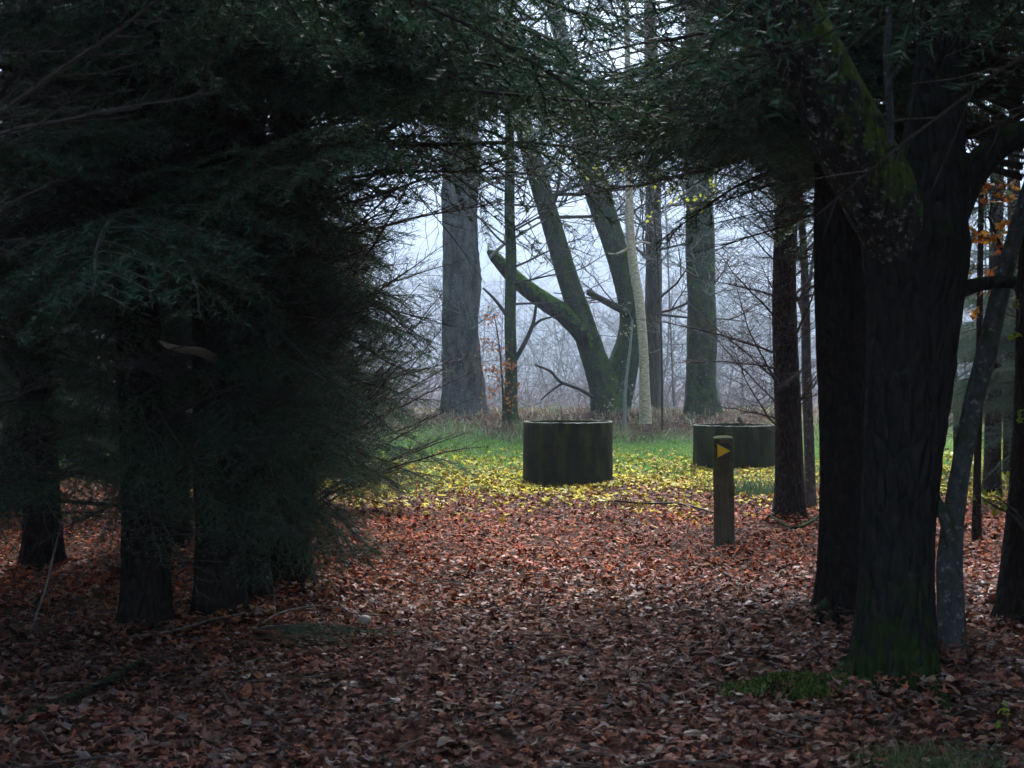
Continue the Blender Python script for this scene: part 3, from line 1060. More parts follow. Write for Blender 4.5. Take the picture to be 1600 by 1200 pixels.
spruce((gx(1585, 22.5), 22.5), 0.13, 12, 'blue-green spruce with low boughs behind the slim trunks at the right', 16, n_live=30, low=40, bias=3.0, reach=2.0, n_dead=20, z_dead=(0.5, 3))
spruce((gx(1650, 18.5), 18.5), 0.13, 12, 'spruce at the right edge beyond the leaning trunk', 17, n_live=35, low=30, bias=3.0, reach=2.2, n_dead=20, z_dead=(0.5, 3))
spruce((gx(20, 17.0), 17.0), 0.13, 13, 'spruce deep in the dark at the far left, boughs to the ground', 18, n_live=18, low=34, bias=-0.5, reach=2.4, n_dead=10)
SPR = REG
def reach_bough(tree, y_on_trunk, tip, d_tip, dead, seed, roll=0.0, thick=1.0):
    """a bough from the tree's trunk (picture height y_on_trunk) to a measured tip"""
    root, base = SPR[tree]
    rs = random.Random(seed)
    bx, by, bz = base
    z = W(0, y_on_trunk, by).z
    A = Vector((bx, by, z))
    B = W(tip[0], tip[1], d_tip)
    v = B - A
    Ls = v.length
    az = math.atan2(v.y, v.x)
    pitch = math.asin(v.z / Ls) + (0.0 if dead else 0.12)
    o = add_branch(root, base, A, az, pitch, Ls / 2.0, dead, rs, roll)
    o.scale = (Ls / 2.0, Ls / 2.0 * thick, Ls / 2.0 * thick)
    return o


# ------------------------------------------------------------------ broadleaf trees
def px_tube(mb, pts, d, base, n=16, step=0.12, mat_i=0, dd=0.0, **kw):
    """pts: (px, py, half width px) measured at depth d; dd: extra depth gained along the path"""
    P, Rr = [], []
    m = max(1, len(pts) - 1)
    for i, (a, b, h) in enumerate(pts):
        di = d + dd * i / m
        P.append(np.array(W(a, b, di)) - np.array(base))
        Rr.append(h / F_PX * di)
    tube(mb, P, Rr, n, mat_i, step=step, **kw)
    return P, Rr


def twigs(mb, p, d, length, r, depth, rs, mat_i=0, leaves=None, up=0.15, spread=0.8, n_child=4):
    """bare branching twigs"""
    k_ = 5
    d = np.asarray(d, float)
    d /= np.linalg.norm(d)
    P = [np.asarray(p, float)]
    dd = d.copy()
    for i in range(k_ - 1):
        dd = dd + np.array([rs.gauss(0, 0.14), rs.gauss(0, 0.14), rs.gauss(up * 0.3, 0.12)])
        dd /= np.linalg.norm(dd)
        P.append(P[-1] + dd * length / (k_ - 1))
    tube(mb, P, np.linspace(r, r * 0.35, k_), 5 if depth > 1 else 3, mat_i, cap=False)
    if leaves is not None and depth <= 1:
        leaves.append(P[-1])
        leaves.append(P[2])
    if depth <= 0:
        return
    for c in range(n_child):
        t = rs.uniform(0.25, 1.0)
        f = t * (k_ - 1)
        i = min(int(f), k_ - 2)
        pp = P[i] + (P[i + 1] - P[i]) * (f - i)
        dl = P[i + 1] - P[i]
        dl /= np.linalg.norm(dl)
        side = np.array([rs.gauss(0, 1), rs.gauss(0, 1), rs.gauss(0.1, 0.8)])
        side -= dl * (side @ dl)
        side /= np.linalg.norm(side) + 1e-9
        nd_ = dl * (1 - spread * 0.4) + side * spread
        twigs(mb, pp, nd_, length * rs.uniform(0.4, 0.7), r * 0.55, depth - 1, rs, mat_i, leaves, up, spread, n_child)


def hang_leaves(name, root, base, pts, cols, size, rs_n, label=None):
    rs = np.random.default_rng(rs_n)
    pts = np.asarray(pts, float)
    mb = MB()
    c = np.asarray(cols)[rs.integers(0, len(cols), len(pts))] * rs.uniform(0.8, 1.2, (len(pts), 1))
    scatter_leaves(mb, pts, rs.uniform(size[0], size[1], len(pts)), rs.uniform(0.2, 1.5, len(pts)), c, rs)
    return obj(name, mb.mesh(name, [M['hang_leaf']], False, True), root, kind='stuff')


L_ = [  # tree, height on trunk, tip, depth of tip, dead
    (4, 560, (748, 335), 11.6, 1), (5, 560, (700, 395), 13.4, 1), (4, 400, (800, 272), 11.8, 1), (5, 360, (865, 258), 13.5, 1), (4, 290, (965, 158), 11.5, 1),
    (5, 660, (738, 520), 14, 1), (5, 740, (748, 596), 14, 1), (6, 740, (742, 640), 17, 1), (6, 790, (725, 690), 16.8, 1), (5, 700, (700, 560), 13, 1), (6, 700, (748, 560), 17, 1), (6, 640, (715, 480), 17.5, 1),
    (5, 450, (720, 300), 14, 1), (4, 470, (690, 250), 11, 1), (6, 500, (735, 420), 17, 1), (4, 690, (690, 610), 11, 1), (5, 800, (690, 700), 13.5, 1),
    (2, 470, (590, 650), 8.8, 0), (2, 600, (560, 720), 8.9, 0), (6, 700, (745, 712), 17, 0), (6, 660, (690, 600), 17, 0), (4, 730, (575, 880), 10.3, 0), (4, 700, (470, 870), 9.9, 0),
    (2, 690, (420, 850), 9.2, 0), (1, 600, (330, 800), 8.6, 0), (2, 330, (520, 200), 8.8, 0), (1, 300, (480, 330), 8.4, 0), (2, 400, (560, 420), 8.9, 0), (4, 420, (640, 470), 10.4, 0),
    (2, 180, (640, 110), 8.4, 0), (1, 150, (500, 90), 8.2, 0), (4, 230, (640, 250), 10.2, 0), (5, 600, (660, 520), 13.2, 0), (5, 520, (650, 430), 13.2, 0), (1, 480, (120, 620), 8.4, 0), (4, 640, (640, 760), 10.8, 0), (5, 720, (660, 745), 13.4, 0), (6, 760, (690, 720), 17.0, 0),
    (14, 430, (1088, 300), 16, 1), (14, 470, (1075, 440), 15.5, 1), (14, 560, (1000, 468), 16, 1), (14, 580, (1045, 540), 15.6, 1), (14, 610, (1062, 480), 16.4, 1), (14, 645, (1068, 562), 16, 1),
    (14, 660, (1090, 640), 15.4, 1), (14, 400, (1110, 250), 16, 1), (14, 520, (1120, 400), 15.2, 1), (14, 620, (1130, 520), 15.0, 1), (14, 350, (1080, 330), 16.4, 1), (14, 500, (1180, 380), 15, 1), (14, 690, (1120, 600), 15.2, 1),
    (15, 330, (1110, 330), 12, 0), (15, 260, (1050, 225), 11.8, 0), (15, 220, (1000, 330), 11.6, 0), (15, 150, (955, 235), 11.4, 0), (15, 400, (1170, 420), 12, 1), (15, 300, (1080, 420), 12, 1), (15, 200, (895, 350), 11.2, 1), (15, 250, (1040, 300), 12, 1),
    (13, 120, (1010, 160), 9.0, 0), (4, 200, (760, 150), 10.6, 0), (4, 150, (860, 90), 10.4, 0), (2, 120, (700, 60), 9.4, 0), (4, 260, (700, 205), 11.4, 0), (15, 120, (900, 120), 11.8, 0), (15, 170, (840, 200), 11.9, 0), (13, 40, (880, 60), 9.6, 0), (5, 240, (790, 190), 13.0, 0), (5, 180, (900, 150), 13.2, 0), (15, 60, (960, 60), 11.4, 0), (4, 100, (640, 40), 10.0, 0), (5, 120, (820, 60), 12.8, 0),
    (6, 790, (745, 690), 16.6, 1), (6, 740, (700, 725), 16.4, 0), (5, 760, (640, 770), 13.2, 1), (5, 790, (605, 835), 12.8, 0), (6, 800, (730, 650), 16, 1), (5, 830, (650, 740), 13, 1), (6, 750, (755, 610), 17, 1), (5, 780, (700, 660), 14, 1), (4, 700, (600, 800), 10.6, 0), (4, 780, (560, 885), 10.4, 0), (6, 680, (745, 660), 17, 1), (5, 640, (690, 640), 13.6, 1), (5, 680, (655, 690), 13.0, 0), (6, 620, (700, 560), 17.2, 0),
    (1, 640, (250, 860), 8.7, 0), (1, 690, (150, 850), 8.6, 0), (2, 740, (370, 900), 9.1, 0), (4, 760, (520, 905), 10.0, 0), (4, 740, (420, 900), 9.8, 0), (3, 700, (480, 820), 9.4, 0), (2, 640, (480, 770), 8.8, 0), (1, 560, (90, 780), 8.5, 0), (7, 600, (40, 850), 8.3, 0),
]
rc = random.Random(314)
for i in range(88):                     # boughs and bare twigs that close the arch over the path
    tx = rc.uniform(600, 1120)
    ty = rc.uniform(20, 215) + 60 * abs(tx - 860) / 260.0 * rc.uniform(0.3, 1.0)
    if tx < 860:
        tr, dt = rc.choice([(4, 11.4), (5, 14.2), (2, 10.6), (4, 11.0)])
    else:
        tr, dt = rc.choice([(15, 12.2), (13, 10.2), (15, 11.8), (14, 15.8)])
    L_.append((tr, ty + rc.uniform(-20, 120), (tx, ty), dt, 1 if rc.random() < 0.66 else 0))
for i in range(32):
    tx = rc.uniform(800, 1110)
    ty = rc.uniform(-30, 190)
    tr, dt = rc.choice([(4, 11.6), (15, 12.2), (13, 10.4), (5, 14.0), (14, 15.6)])
    if tx > 930 and tr in (4, 5):
        tr, dt = 15, 12.0
    L_.append((tr, ty + rc.uniform(-60, 90), (tx, ty), dt, 1 if rc.random() < 0.6 else 0))
for i, (tr, yy, tip, dt, dead) in enumerate(L_):
    reach_bough(tr, yy, tip, dt, bool(dead), 900 + i)

# --- the forked tree on the right
def forked_tree():
    d = 7.8
    bw = W(1390, 1072, d)
    base = Vector((bw.x, bw.y, float(gz(bw.x, bw.y))))
    root = thing('forked_tree', 'big dark forked tree with mossy foot and lichened limb, right of the path', 'tree', base)
    mb = MB()
    px_tube(mb, [(1390, 1098, 80), (1395, 1060, 74), (1399, 1000, 66), (1401, 900, 59), (1404, 800, 59), (1411, 700, 61), (1421, 580, 65), (1428, 470, 70), (1430, 380, 80), (1440, 310, 66), (1458, 220, 46), (1470, 100, 40), (1480, -60, 38), (1490, -500, 32), (1490, -1100, 28), (1480, -1900, 10)], d, base, n=72, step=0.04, ridge=0.034, seed=31, flare=0.45, flare_h=0.13, lobes=4, rough=0.02)
    obj('trunk', mb.mesh('trunk', [M['oak']]), root)
    mb = MB()
    px_tube(mb, [(1436, 480, 24), (1418, 400, 50), (1378, 312, 58), (1330, 220, 57), (1285, 130, 53), (1240, 45, 50), (1180, -60, 46), (1090, -260, 36), (960, -600, 20), (900, -900, 8)], d, base, n=32, step=0.06, ridge=0.03, seed=32, rough=0.03, dd=-0.6)
    obj('limb', mb.mesh('limb', [M['limb']]), root, label='thick limb leaning left, mossy with pale lichen')
    mb = MB()
    px_tube(mb, [(1440, 410, 36), (1478, 345, 31), (1512, 280, 25), (1550, 235, 21), (1600, 207, 19), (1680, 180, 16), (1800, 90, 10), (1900, -60, 4)], d, base, n=22, step=0.06, ridge=0.03, seed=33, rough=0.03)
    obj('limb', mb.mesh('limb', [M['oak']]), root)
    mb = MB()
    px_tube(mb, [(1470, 462, 17), (1505, 452, 13), (1530, 445, 11), (1560, 441, 10), (1588, 442, 9)], d, base, n=14, step=0.03, ridge=0.05, seed=34, rough=0.05)
    obj('branch_stub', mb.mesh('branch_stub', [M['oak']]), root)
    mb = MB()
    px_tube(mb, [(1392, 228, 5), (1390, 160, 6), (1386, 90, 6), (1389, 20, 5), (1386, -80, 4)], d - 0.35, base, n=10, step=0.05, ridge=0.05, seed=35)
    px_tube(mb, [(1391, 122, 5), (1402, 108, 4), (1412, 98, 4)], d - 0.35, base, n=8, step=0.03, ridge=0.05, seed=36)
    obj('shoot', mb.mesh('shoot', [M['grey_bark']]), root, label='thin pale upright shoot in the fork')
    # surface roots
    for i, pts in enumerate([[(1330, 1050, 26), (1290, 1075, 17), (1240, 1090, 10), (1190, 1100, 4)], [(1440, 1060, 30), (1466, 1095, 18), (1480, 1112, 6)]]):
        mb = MB()
        P, Rr = [], []
        for a, b, h in pts:
            dd = F_PX * CAM_H / (b - 577.0)
            q = W(a, b, dd)
            P.append(np.array((q.x, dd, float(gz(q.x, dd)) - 0.01)) - np.array(base))
            Rr.append(h / F_PX * dd)
        tube(mb, P, Rr, 14, 0, step=0.05, ridge=0.05, seed=40 + i, rough=0.05)
        obj('root', mb.mesh('root', [M['oak']]), root)
    rs = random.Random(5)
    mb = MB()
    for k_ in range(26):
        z = rs.uniform(3.5, 8)
        p = np.array([0.15, 0, z])
        az = rs.uniform(0, 6.28)
        twigs(mb, p, (math.cos(az), math.sin(az), 0.5), rs.uniform(1.2, 2.6), 0.03, 2, rs, n_child=5)
    obj('crown', mb.mesh('crown', [M['twig']]), root)
    mb = MB()
    rs_n = np.random.default_rng(4)
    n = 1900                                   # moss cushion on the root
    c = W(1235, 1078, 7.75)
    cl = rs_n.integers(0, 5, n)
    x = c.x + np.array([-0.26, -0.07, 0.1, 0.27, 0.04])[cl] + rs_n.normal(0, 0.065, n)
    y = 7.65 + np.array([-0.06, 0.06, 0.0, -0.02, -0.16])[cl] + rs_n.normal(0, 0.06, n)
    cols = np.array([[0.08, 0.12, 0.022], [0.12, 0.16, 0.035], [0.05, 0.08, 0.016]])[rs_n.integers(0, 3, n)]
    zz = gz(x, y) + 0.03 + 0.055 * np.exp(-((x - c.x) ** 2 / 0.05 + (y - 7.65) ** 2 / 0.02))
    blades(mb, x, y, zz, rs_n.uniform(0.015, 0.04, n), rs_n.uniform(0.004, 0.008, n), rs_n.uniform(0.3, 1.0, n), cols, rs_n)
    obj('moss_patch', mb.mesh('moss_patch', [M['moss']], False, True), kind='stuff', label='bright green moss patch left of the forked tree foot', cat='moss')


forked_tree()


def simple_tree(name, label, cat, pts, d, m, n=18, step=0.12, ridge=0.03, flare=0.4, flare_h=0.2, seed=0, group=None, lobes=5, extra=(), crown=None, dd=0.0):
    a, b, h = pts[0]
    bw = W(a, b, d)
    base = Vector((bw.x, d, float(gz(bw.x, d)) - 0.03))
    root = thing(name, label, cat, base, group)
    mb = MB()
    pts2 = list(pts)
    px_tube(mb, pts2, d, base, n=n, step=step, ridge=ridge, seed=seed, flare=flare, flare_h=flare_h, lobes=lobes, rough=0.04 if d > 30 else 0.025, dd=dd)
    obj('trunk', mb.mesh('trunk', [M[m]]), root)
    for nm, ep, em, ed in extra:
        mb = MB()
        px_tube(mb, ep, d + ed, base, n=12, step=0.1, ridge=0.04, seed=seed + len(nm) + int(ep[0][0]), rough=0.04)
        obj(nm, mb.mesh(nm, [M[em]]), root)
    if crown:
        rs = random.Random(seed)
        mb = MB()
        lv = []
        for (zz0, zz1, num, ln, r0, mi) in crown:
            for k_ in range(num):
                z = rs.uniform(zz0, zz1)
                # find trunk x at that height (paths are nearly upright)
                best = min(pts, key=lambda q: abs((W(q[0], q[1], d).z - base.z) - z))
                q = W(best[0], best[1], d)
                p = np.array([q.x - base.x, 0, z])
                az = rs.uniform(0, 6.28)
                twigs(mb, p, (math.cos(az), math.sin(az), rs.uniform(-0.1, 0.6)), ln * rs.uniform(0.6, 1.2), r0, 3, rs, 0, lv)
        obj('crown', mb.mesh('crown', [M['pale_twig' if name in ('old_beech', 'stout_tree') else 'twig']]), root)
        return root, base, lv
    return root, base, []


# second trunk behind the forked tree
simple_tree('straight_tree', 'straight dark trunk with spreading roots close behind the forked tree', 'tree', [(1317, 985, 40), (1317, 900, 38), (1317, 700, 38), (1315, 500, 38), (1313, 300, 37), (1310, 100, 36), (1305, -300, 32), (1300, -900, 22), (1300, -1500, 8)], 9.6, 'spruce_bark', n=48, step=0.05, ridge=0.035, flare=0.9, flare_h=0.14, seed=51, lobes=4,
            extra=[('root', [(1300, 950, 20), (1275, 965, 13), (1250, 978, 6), (1240, 984, 2)], 'spruce_bark', -0.25), ('root', [(1310, 965, 20), (1285, 985, 12), (1262, 996, 4)], 'spruce_bark', -0.35)])
# pale curved stem right of it
simple_tree('curved_tree', 'slender grey stem bending up to the right, behind the forked tree', 'tree', [(1488, 1048, 24), (1486, 960, 21), (1484, 880, 20), (1490, 810, 17), (1500, 740, 15), (1519, 640, 15), (1543, 545, 16), (1563, 455, 14), (1585, 370, 12), (1615, 270, 11), (1660, 120, 9), (1700, -60, 7), (1720, -300, 3)], 8.3, 'grey_bark', n=20, step=0.05, ridge=0.03, flare=0.25, flare_h=0.1, seed=52,
            extra=[('branch', [(1489, 850, 12), (1476, 810, 10), (1464, 782, 8), (1456, 757, 6)], 'grey_bark', -0.05)])
# thin stem beside the straight spruce
simple_tree('lichen_sapling', 'thin grey sapling beside the straight spruce, draped with pale lichen twigs', 'tree', [(1266, 795, 9), (1264, 700, 8), (1261, 600, 8), (1259, 500, 7), (1256, 400, 6), (1250, 300, 5), (1246, 150, 3)], 17.2, 'grey_bark', n=10, step=0.1, flare=0.3, seed=53,
            extra=[('branch', [(1260, 520, 3), (1248, 470, 2.5), (1230, 440, 2), (1215, 436, 1)], 'pale_twig', 0), ('branch', [(1258, 480, 3), (1268, 420, 2.5), (1274, 370, 2), (1280, 330, 1)], 'pale_twig', 0), ('branch', [(1257, 420, 3), (1240, 380, 2.5), (1222, 345, 2), (1214, 300, 1)], 'pale_twig', 0)])
# thin trunks at the far right
G = 'slim trunks at the right edge of the wood'
simple_tree('slim_tree', 'thin dark pole standing in brown leaves behind the curved grey stem', 'tree', [(1526, 852, 8), (1527, 750, 6), (1530, 600, 6), (1531, 450, 5), (1534, 250, 4), (1536, 0, 3)], 14.0, 'spruce_bark', n=10, flare=0.3, seed=54, group=G)
simple_tree('slim_tree', 'broader slim trunk right of the thin pole at the wood edge', 'tree', [(1550, 775, 15), (1551, 700, 13), (1553, 560, 12), (1556, 400, 11), (1560, 100, 9), (1562, -200, 6)], 19.5, 'spruce_bark', n=12, flare=0.3, seed=55, group=G)
simple_tree('slim_tree', 'slim trunk at the right edge, farthest back of the group', 'tree', [(1579, 745, 9), (1578, 650, 8), (1580, 500, 8), (1582, 300, 7), (1584, 0, 5)], 23, 'spruce_bark', n=10, flare=0.3, seed=56, group=G)
simple_tree('slim_tree', 'very thin stem against the lit grass just right of the forked tree', 'tree', [(1494, 735, 5), (1493, 640, 4), (1491, 520, 4), (1490, 380, 3), (1488, 200, 2)], 24, 'spruce_bark', n=8, flare=0.2, seed=57, group=G)

# --- the row on the bank
simple_tree('old_beech', 'massive rough grey trunk on the bank left of the slim mossy tree', 'tree', [(723, 648, 35), (722, 615, 31), (721, 560, 29), (720, 450, 28), (719, 320, 27), (718, 150, 26), (716, -100, 22), (712, -500, 12)], 36, 'old_bark', n=36, step=0.12, ridge=0.06, flare=0.22, flare_h=0.4, seed=61, lobes=6, crown=[(0.5, 4.5, 14, 1.1, 0.018, 0), (4.5, 11, 22, 3.5, 0.06, 0)])
simple_tree('slim_beech', 'slim upright mossy trunk on the bank among orange leaves', 'tree', [(798, 655, 11), (798, 560, 9), (798, 450, 9), (797, 330, 8), (796, 200, 7), (795, 0, 6), (794, -200, 3)], 34.5, 'green_bark', n=16, flare=0.3, seed=62,
            extra=[('branch', [(800, 570, 4), (820, 535, 3.5), (833, 505, 3), (838, 475, 2)], 'twig', 0), ('branch', [(828, 515, 2.5), (845, 500, 2), (865, 495, 1.2), (880, 492, 0.8)], 'twig', 0), ('branch', [(796, 500, 3), (775, 470, 2.5), (755, 450, 1.5)], 'twig', 0)], crown=[(2.5, 9, 20, 1.8, 0.03, 0)])
vr, vbase, vl = simple_tree('v_shaped_tree', 'leaning tree split into a V on the bank, mossy snapped side branch', 'tree', [(955, 655, 30), (945, 605, 24), (927, 555, 19), (907, 495, 18), (887, 435, 17), (862, 350, 15.5), (833, 250, 14.5), (804, 150, 13), (762, 0, 10), (715, -200, 5)], 36, 'green_bark', n=26, step=0.12, flare=0.25, flare_h=0.3, seed=63,
            extra=[('stem', [(958, 640, 26), (970, 585, 26), (983, 535, 22), (986, 490, 19.5), (975, 435, 19), (955, 370, 18.5), (938, 315, 18), (919, 245, 17), (890, 120, 15), (852, -60, 11), (815, -260, 5)], 'green_bark', 0.25),
                   ('mossy_branch', [(925, 545, 14), (905, 515, 16), (880, 490, 15), (850, 470, 14), (820, 448, 12.5), (795, 425, 11), (772, 400, 8.5), (762, 392, 3)], 'bright_moss', -0.1),
                   ('branch', [(765, 402, 2.6), (790, 380, 2.4), (815, 365, 2), (840, 350, 1.6), (868, 335, 1)], 'pale_twig', -0.3),
                   ('branch', [(985, 490, 7), (960, 478, 6), (935, 465, 5), (918, 456, 5)], 'twig', -0.2),
                   ('branch', [(930, 622, 3), (905, 608, 3), (875, 596, 2.5), (860, 580, 2), (835, 570, 1.2)], 'twig', -0.2),
                   ('branch', [(880, 598, 2), (862, 610, 1.5), (845, 625, 1)], 'twig', -0.2)], crown=[(4.0, 11, 26, 2.6, 0.05, 0)])
simple_tree('bank_tree', 'upright dark trunk right behind the pale stem on the bank', 'tree', [(1017, 648, 16), (1019, 560, 14), (1021, 430, 13), (1020, 300, 12), (1018, 100, 11), (1012, -150, 6)], 39, 'dull_bark', n=20, flare=0.3, seed=64, crown=[(2.0, 10, 22, 2.2, 0.04, 0)])
simple_tree('pale_tree', 'pale bent birch-like stem in front of the V-shaped tree', 'tree', [(1009, 662, 9), (1007, 600, 8.5), (1005, 540, 8), (999, 470, 7.5), (989, 410, 7), (984, 350, 6.5), (983, 290, 6), (981, 180, 5), (980, 60, 4), (980, -60, 2)], 33.5, 'pale_bark', n=14, step=0.08, flare=0.2, seed=65,
            extra=[('branch', [(986, 386, 2.5), (975, 392, 2), (962, 397, 1.4), (950, 396, 1)], 'pale_bark', 0), ('branch', [(987, 384, 2.5), (1000, 378, 2), (1016, 380, 1.2)], 'pale_bark', 0)])
simple_tree('stout_tree', 'stout grey-green trunk on the bank behind the second concrete ring', 'tree', [(1098, 648, 27), (1097, 600, 24), (1096, 500, 22), (1094, 380, 22), (1092, 240, 21), (1088, 50, 19), (1084, -200, 12)], 36, 'green_bark', n=24, flare=0.25, flare_h=0.4, seed=66, crown=[(1.5, 4.5, 14, 1.3, 0.02, 0), (4.5, 11, 22, 2.8, 0.05, 0)])

# ------------------------------------------------------------------ leafy saplings
def leafy(name, label, d, stem, cols, clouds, size, seed, cat='sapling', m='twig'):
    a, b, h = stem[0]
    bw = W(a, b, d)
    base = Vector((bw.x, d, float(gz(bw.x, d)) - 0.02))
    root = thing(name, label, cat, base)
    mb = MB()
    px_tube(mb, stem, d, base, n=8, step=0.1, ridge=0.03, seed=seed)
    rs = random.Random(seed)
    pts = []
    S = [np.array(W(*s_[:2], d)) - np.array(base) for s_ in stem]
    for (cx, cy_, rx, ry, n) in clouds:
        c = np.array(W(cx, cy_, d)) - np.array(base)
        s0 = min(S, key=lambda q: np.linalg.norm(q - c) + 0.4 * max(0, q[2] - c[2]))
        tube(mb, [s0, (s0 + c) / 2 + np.array([0, 0, 0.05]), c], [0.008, 0.006, 0.003], 4, 0, cap=False)
        for k_ in range(n):
            p = c + np.array([rs.gauss(0, rx), rs.gauss(0, rx), rs.gauss(0, ry)]) / F_PX * d
            pts.append(p)
            if k_ % 3 == 0:
                tube(mb, [c, (c + p) / 2 + np.array([0, 0, 0.02]), p], [0.003, 0.0025, 0.0015], 3, 0, cap=False)
    obj('stem', mb.mesh('stem', [M[m]]), root)
    hang_leaves('leaves', root, base, pts, cols, size, seed)
    return root


ORANGE = [[0.55, 0.18, 0.035], [0.62, 0.24, 0.05], [0.46, 0.15, 0.035], [0.50, 0.27, 0.12]]
leafy('beech_sapling', 'small beech sapling with clinging orange leaves between the two bank trunks', 34.0, [(787, 660, 2), (785, 600, 1.6), (780, 540, 1.2), (772, 490, 0.7)], ORANGE,
      [(768, 505, 9, 9, 26), (762, 535, 10, 8, 30), (780, 545, 9, 8, 26), (768, 580, 10, 5, 46), (795, 573, 7, 5, 36), (790, 600, 8, 10, 24), (800, 625, 7, 12, 30), (770, 618, 8, 10, 18)], (0.08, 0.14), 71)
leafy('beech_sapling', 'young beech with orange leaves behind the right-hand limb of the forked tree', 11.0, [(1640, 930, 6), (1625, 700, 5), (1600, 500, 4), (1570, 400, 3), (1545, 340, 2)], [[0.50, 0.2, 0.03], [0.6, 0.3, 0.03], [0.45, 0.14, 0.04]],
      [(1578, 350, 10, 6, 9), (1540, 372, 16, 7, 16), (1518, 358, 9, 6, 8), (1560, 385, 14, 8, 10), (1524, 492, 7, 6, 4), (1560, 300, 20, 14, 14), (1512, 425, 7, 12, 8), (1540, 440, 12, 14, 10), (1590, 300, 10, 20, 8)], (0.08, 0.13), 72)
GREEN = [[0.30, 0.38, 0.03], [0.38, 0.42, 0.04], [0.22, 0.32, 0.03]]
leafy('green_sapling', 'sapling with bright yellow-green leaves at the right edge', 9.0, [(1625, 1030, 5), (1620, 850, 4), (1610, 650, 3), (1600, 470, 2)], GREEN,
      [(1592, 472, 8, 5, 3), (1588, 520, 8, 5, 2), (1598, 648, 7, 5, 3), (1550, 790, 9, 8, 6), (1556, 775, 8, 5, 3), (1535, 780, 8, 5, 3)], (0.06, 0.10), 73)
leafy('leafy_seedling', 'seedling with a few yellow-green leaves low in the right corner', 6.7, [(1575, 1150, 2), (1574, 1130, 1.8), (1570, 1112, 1.4), (1566, 1105, 1)], GREEN,
      [(1562, 1108, 10, 6, 4), (1580, 1128, 8, 6, 3)], (0.035, 0.06), 74, 'seedling')
YEL = [[0.62, 0.58, 0.04], [0.55, 0.50, 0.05], [0.48, 0.50, 0.05]]
leafy('maple_sapling', 'tall thin sapling with the last yellow leaves hanging in the opening', 27.0, [(1035, 672, 2), (1034, 560, 1.8), (1030, 450, 1.5), (1022, 340, 1.2), (1005, 260, 1), (960, 235, 0.7)], YEL,
      [(915, 274, 5, 4, 4), (934, 272, 5, 4, 4), (955, 283, 5, 3, 4), (890, 242, 6, 3, 5), (1015, 338, 4, 6, 7), (1060, 300, 14, 8, 10), (1095, 312, 14, 8, 12), (1010, 275, 8, 6, 6), (985, 268, 8, 4, 5), (1110, 290, 10, 8, 8), (1005, 225, 12, 10, 10), (860, 190, 10, 6, 6)], (0.09, 0.15), 75)
leafy('dry_shrub', 'dry shrub with withered tan leaves in front of the V-shaped tree', 33.0, [(975, 668, 3), (978, 600, 2.5), (985, 540, 2), (988, 500, 1.5)], [[0.45, 0.36, 0.16], [0.38, 0.30, 0.16], [0.5, 0.46, 0.25]],
      [(985, 510, 6, 6, 16), (978, 520, 5, 4, 8), (975, 480, 5, 7, 10), (970, 600, 10, 22, 10), (990, 620, 8, 15, 8), (955, 630, 10, 10, 8)], (0.05, 0.09), 76, 'shrub', 'pale_twig')

# ------------------------------------------------------------------ concrete rings
def ring(px_l, px_r, base_y, top_y, label, seed, thick=0.06):
    front = F_PX * CAM_H / (base_y - 577.0)
    r = (px_r - px_l) / 2 / F_PX * front
    r = r * (front + r) / front
    yc = front + r
    xc = ((px_l + px_r) / 2 - 800) / F_PX * yc
    h = CAM_H - (top_y - 577.0) / F_PX * front
    base = Vector((xc, yc, float(gz(xc, yc))))
    root = thing('concrete_ring', label, 'concrete ring', base, 'concrete well rings in the clearing')
    rs = np.random.default_rng(seed)
    n = 72
    th = np.linspace(0, 2 * math.pi, n, endpoint=False)
    prof = [(r, -0.12), (r, 0.12), (r + 0.002, 0.3 * h), (r, 0.6 * h), (r, h - 0.02), (r - 0.006, h - 0.006), (r - 0.02, h), (r - thick + 0.012, h), (r - thick, h - 0.012), (r - thick, 0.5 * h), (r - thick, -0.12)]
    V = []
    wob = 0.004 * np.sin(3 * th + seed) + rs.normal(0, 0.0018, n)
    for (a, b) in prof:
        rr = a + wob + rs.normal(0, 0.0012, n)
        zz = b + (rs.normal(0, 0.003, n) if b > h - 0.03 else 0)
        V.append(np.stack([rr * np.cos(th), rr * np.sin(th), np.zeros(n) + zz], -1))
    V = np.array(V)
    k_ = len(prof)
    idx = np.arange(k_ * n).reshape(k_, n)
    a, b = idx[:-1], idx[1:]
    F = np.stack([a, np.roll(a, -1, 1), np.roll(b, -1, 1), b], -1).reshape(-1, 4)
    mb = MB()
    mb.add(V.reshape(-1, 3), F)
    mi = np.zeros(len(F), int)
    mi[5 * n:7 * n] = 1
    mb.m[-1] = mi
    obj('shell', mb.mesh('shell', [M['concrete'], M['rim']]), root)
    # leaves drifted against the foot
    k2 = 420
    a2 = rs.uniform(0, 6.28, k2)
    r2_ = r + 0.02 + np.abs(rs.normal(0, 0.09, k2))
    zz2 = gz(xc + r2_ * np.cos(a2), yc + r2_ * np.sin(a2)) - base.z + 0.03 + 0.09 * np.exp(-(r2_ - r) / 0.06) * rs.uniform(0.2, 1, k2)
    pal = np.vstack([YELLOW, BROWN])
    m3 = MB()
    scatter_leaves(m3, np.stack([r2_ * np.cos(a2), r2_ * np.sin(a2), zz2], -1), rs.uniform(0.06, 0.13, k2), rs.uniform(0.1, 1.0, k2), pal[rs.choice(len(pal), k2)] * rs.uniform(0.7, 1.1, (k2, 1)), rs)
    obj('leaf_drift', m3.mesh('leaf_drift', [M['litter']], False, True), ground, base, kind='stuff', label='yellow and brown leaves drifted against a concrete ring')
    return root, base, r, h


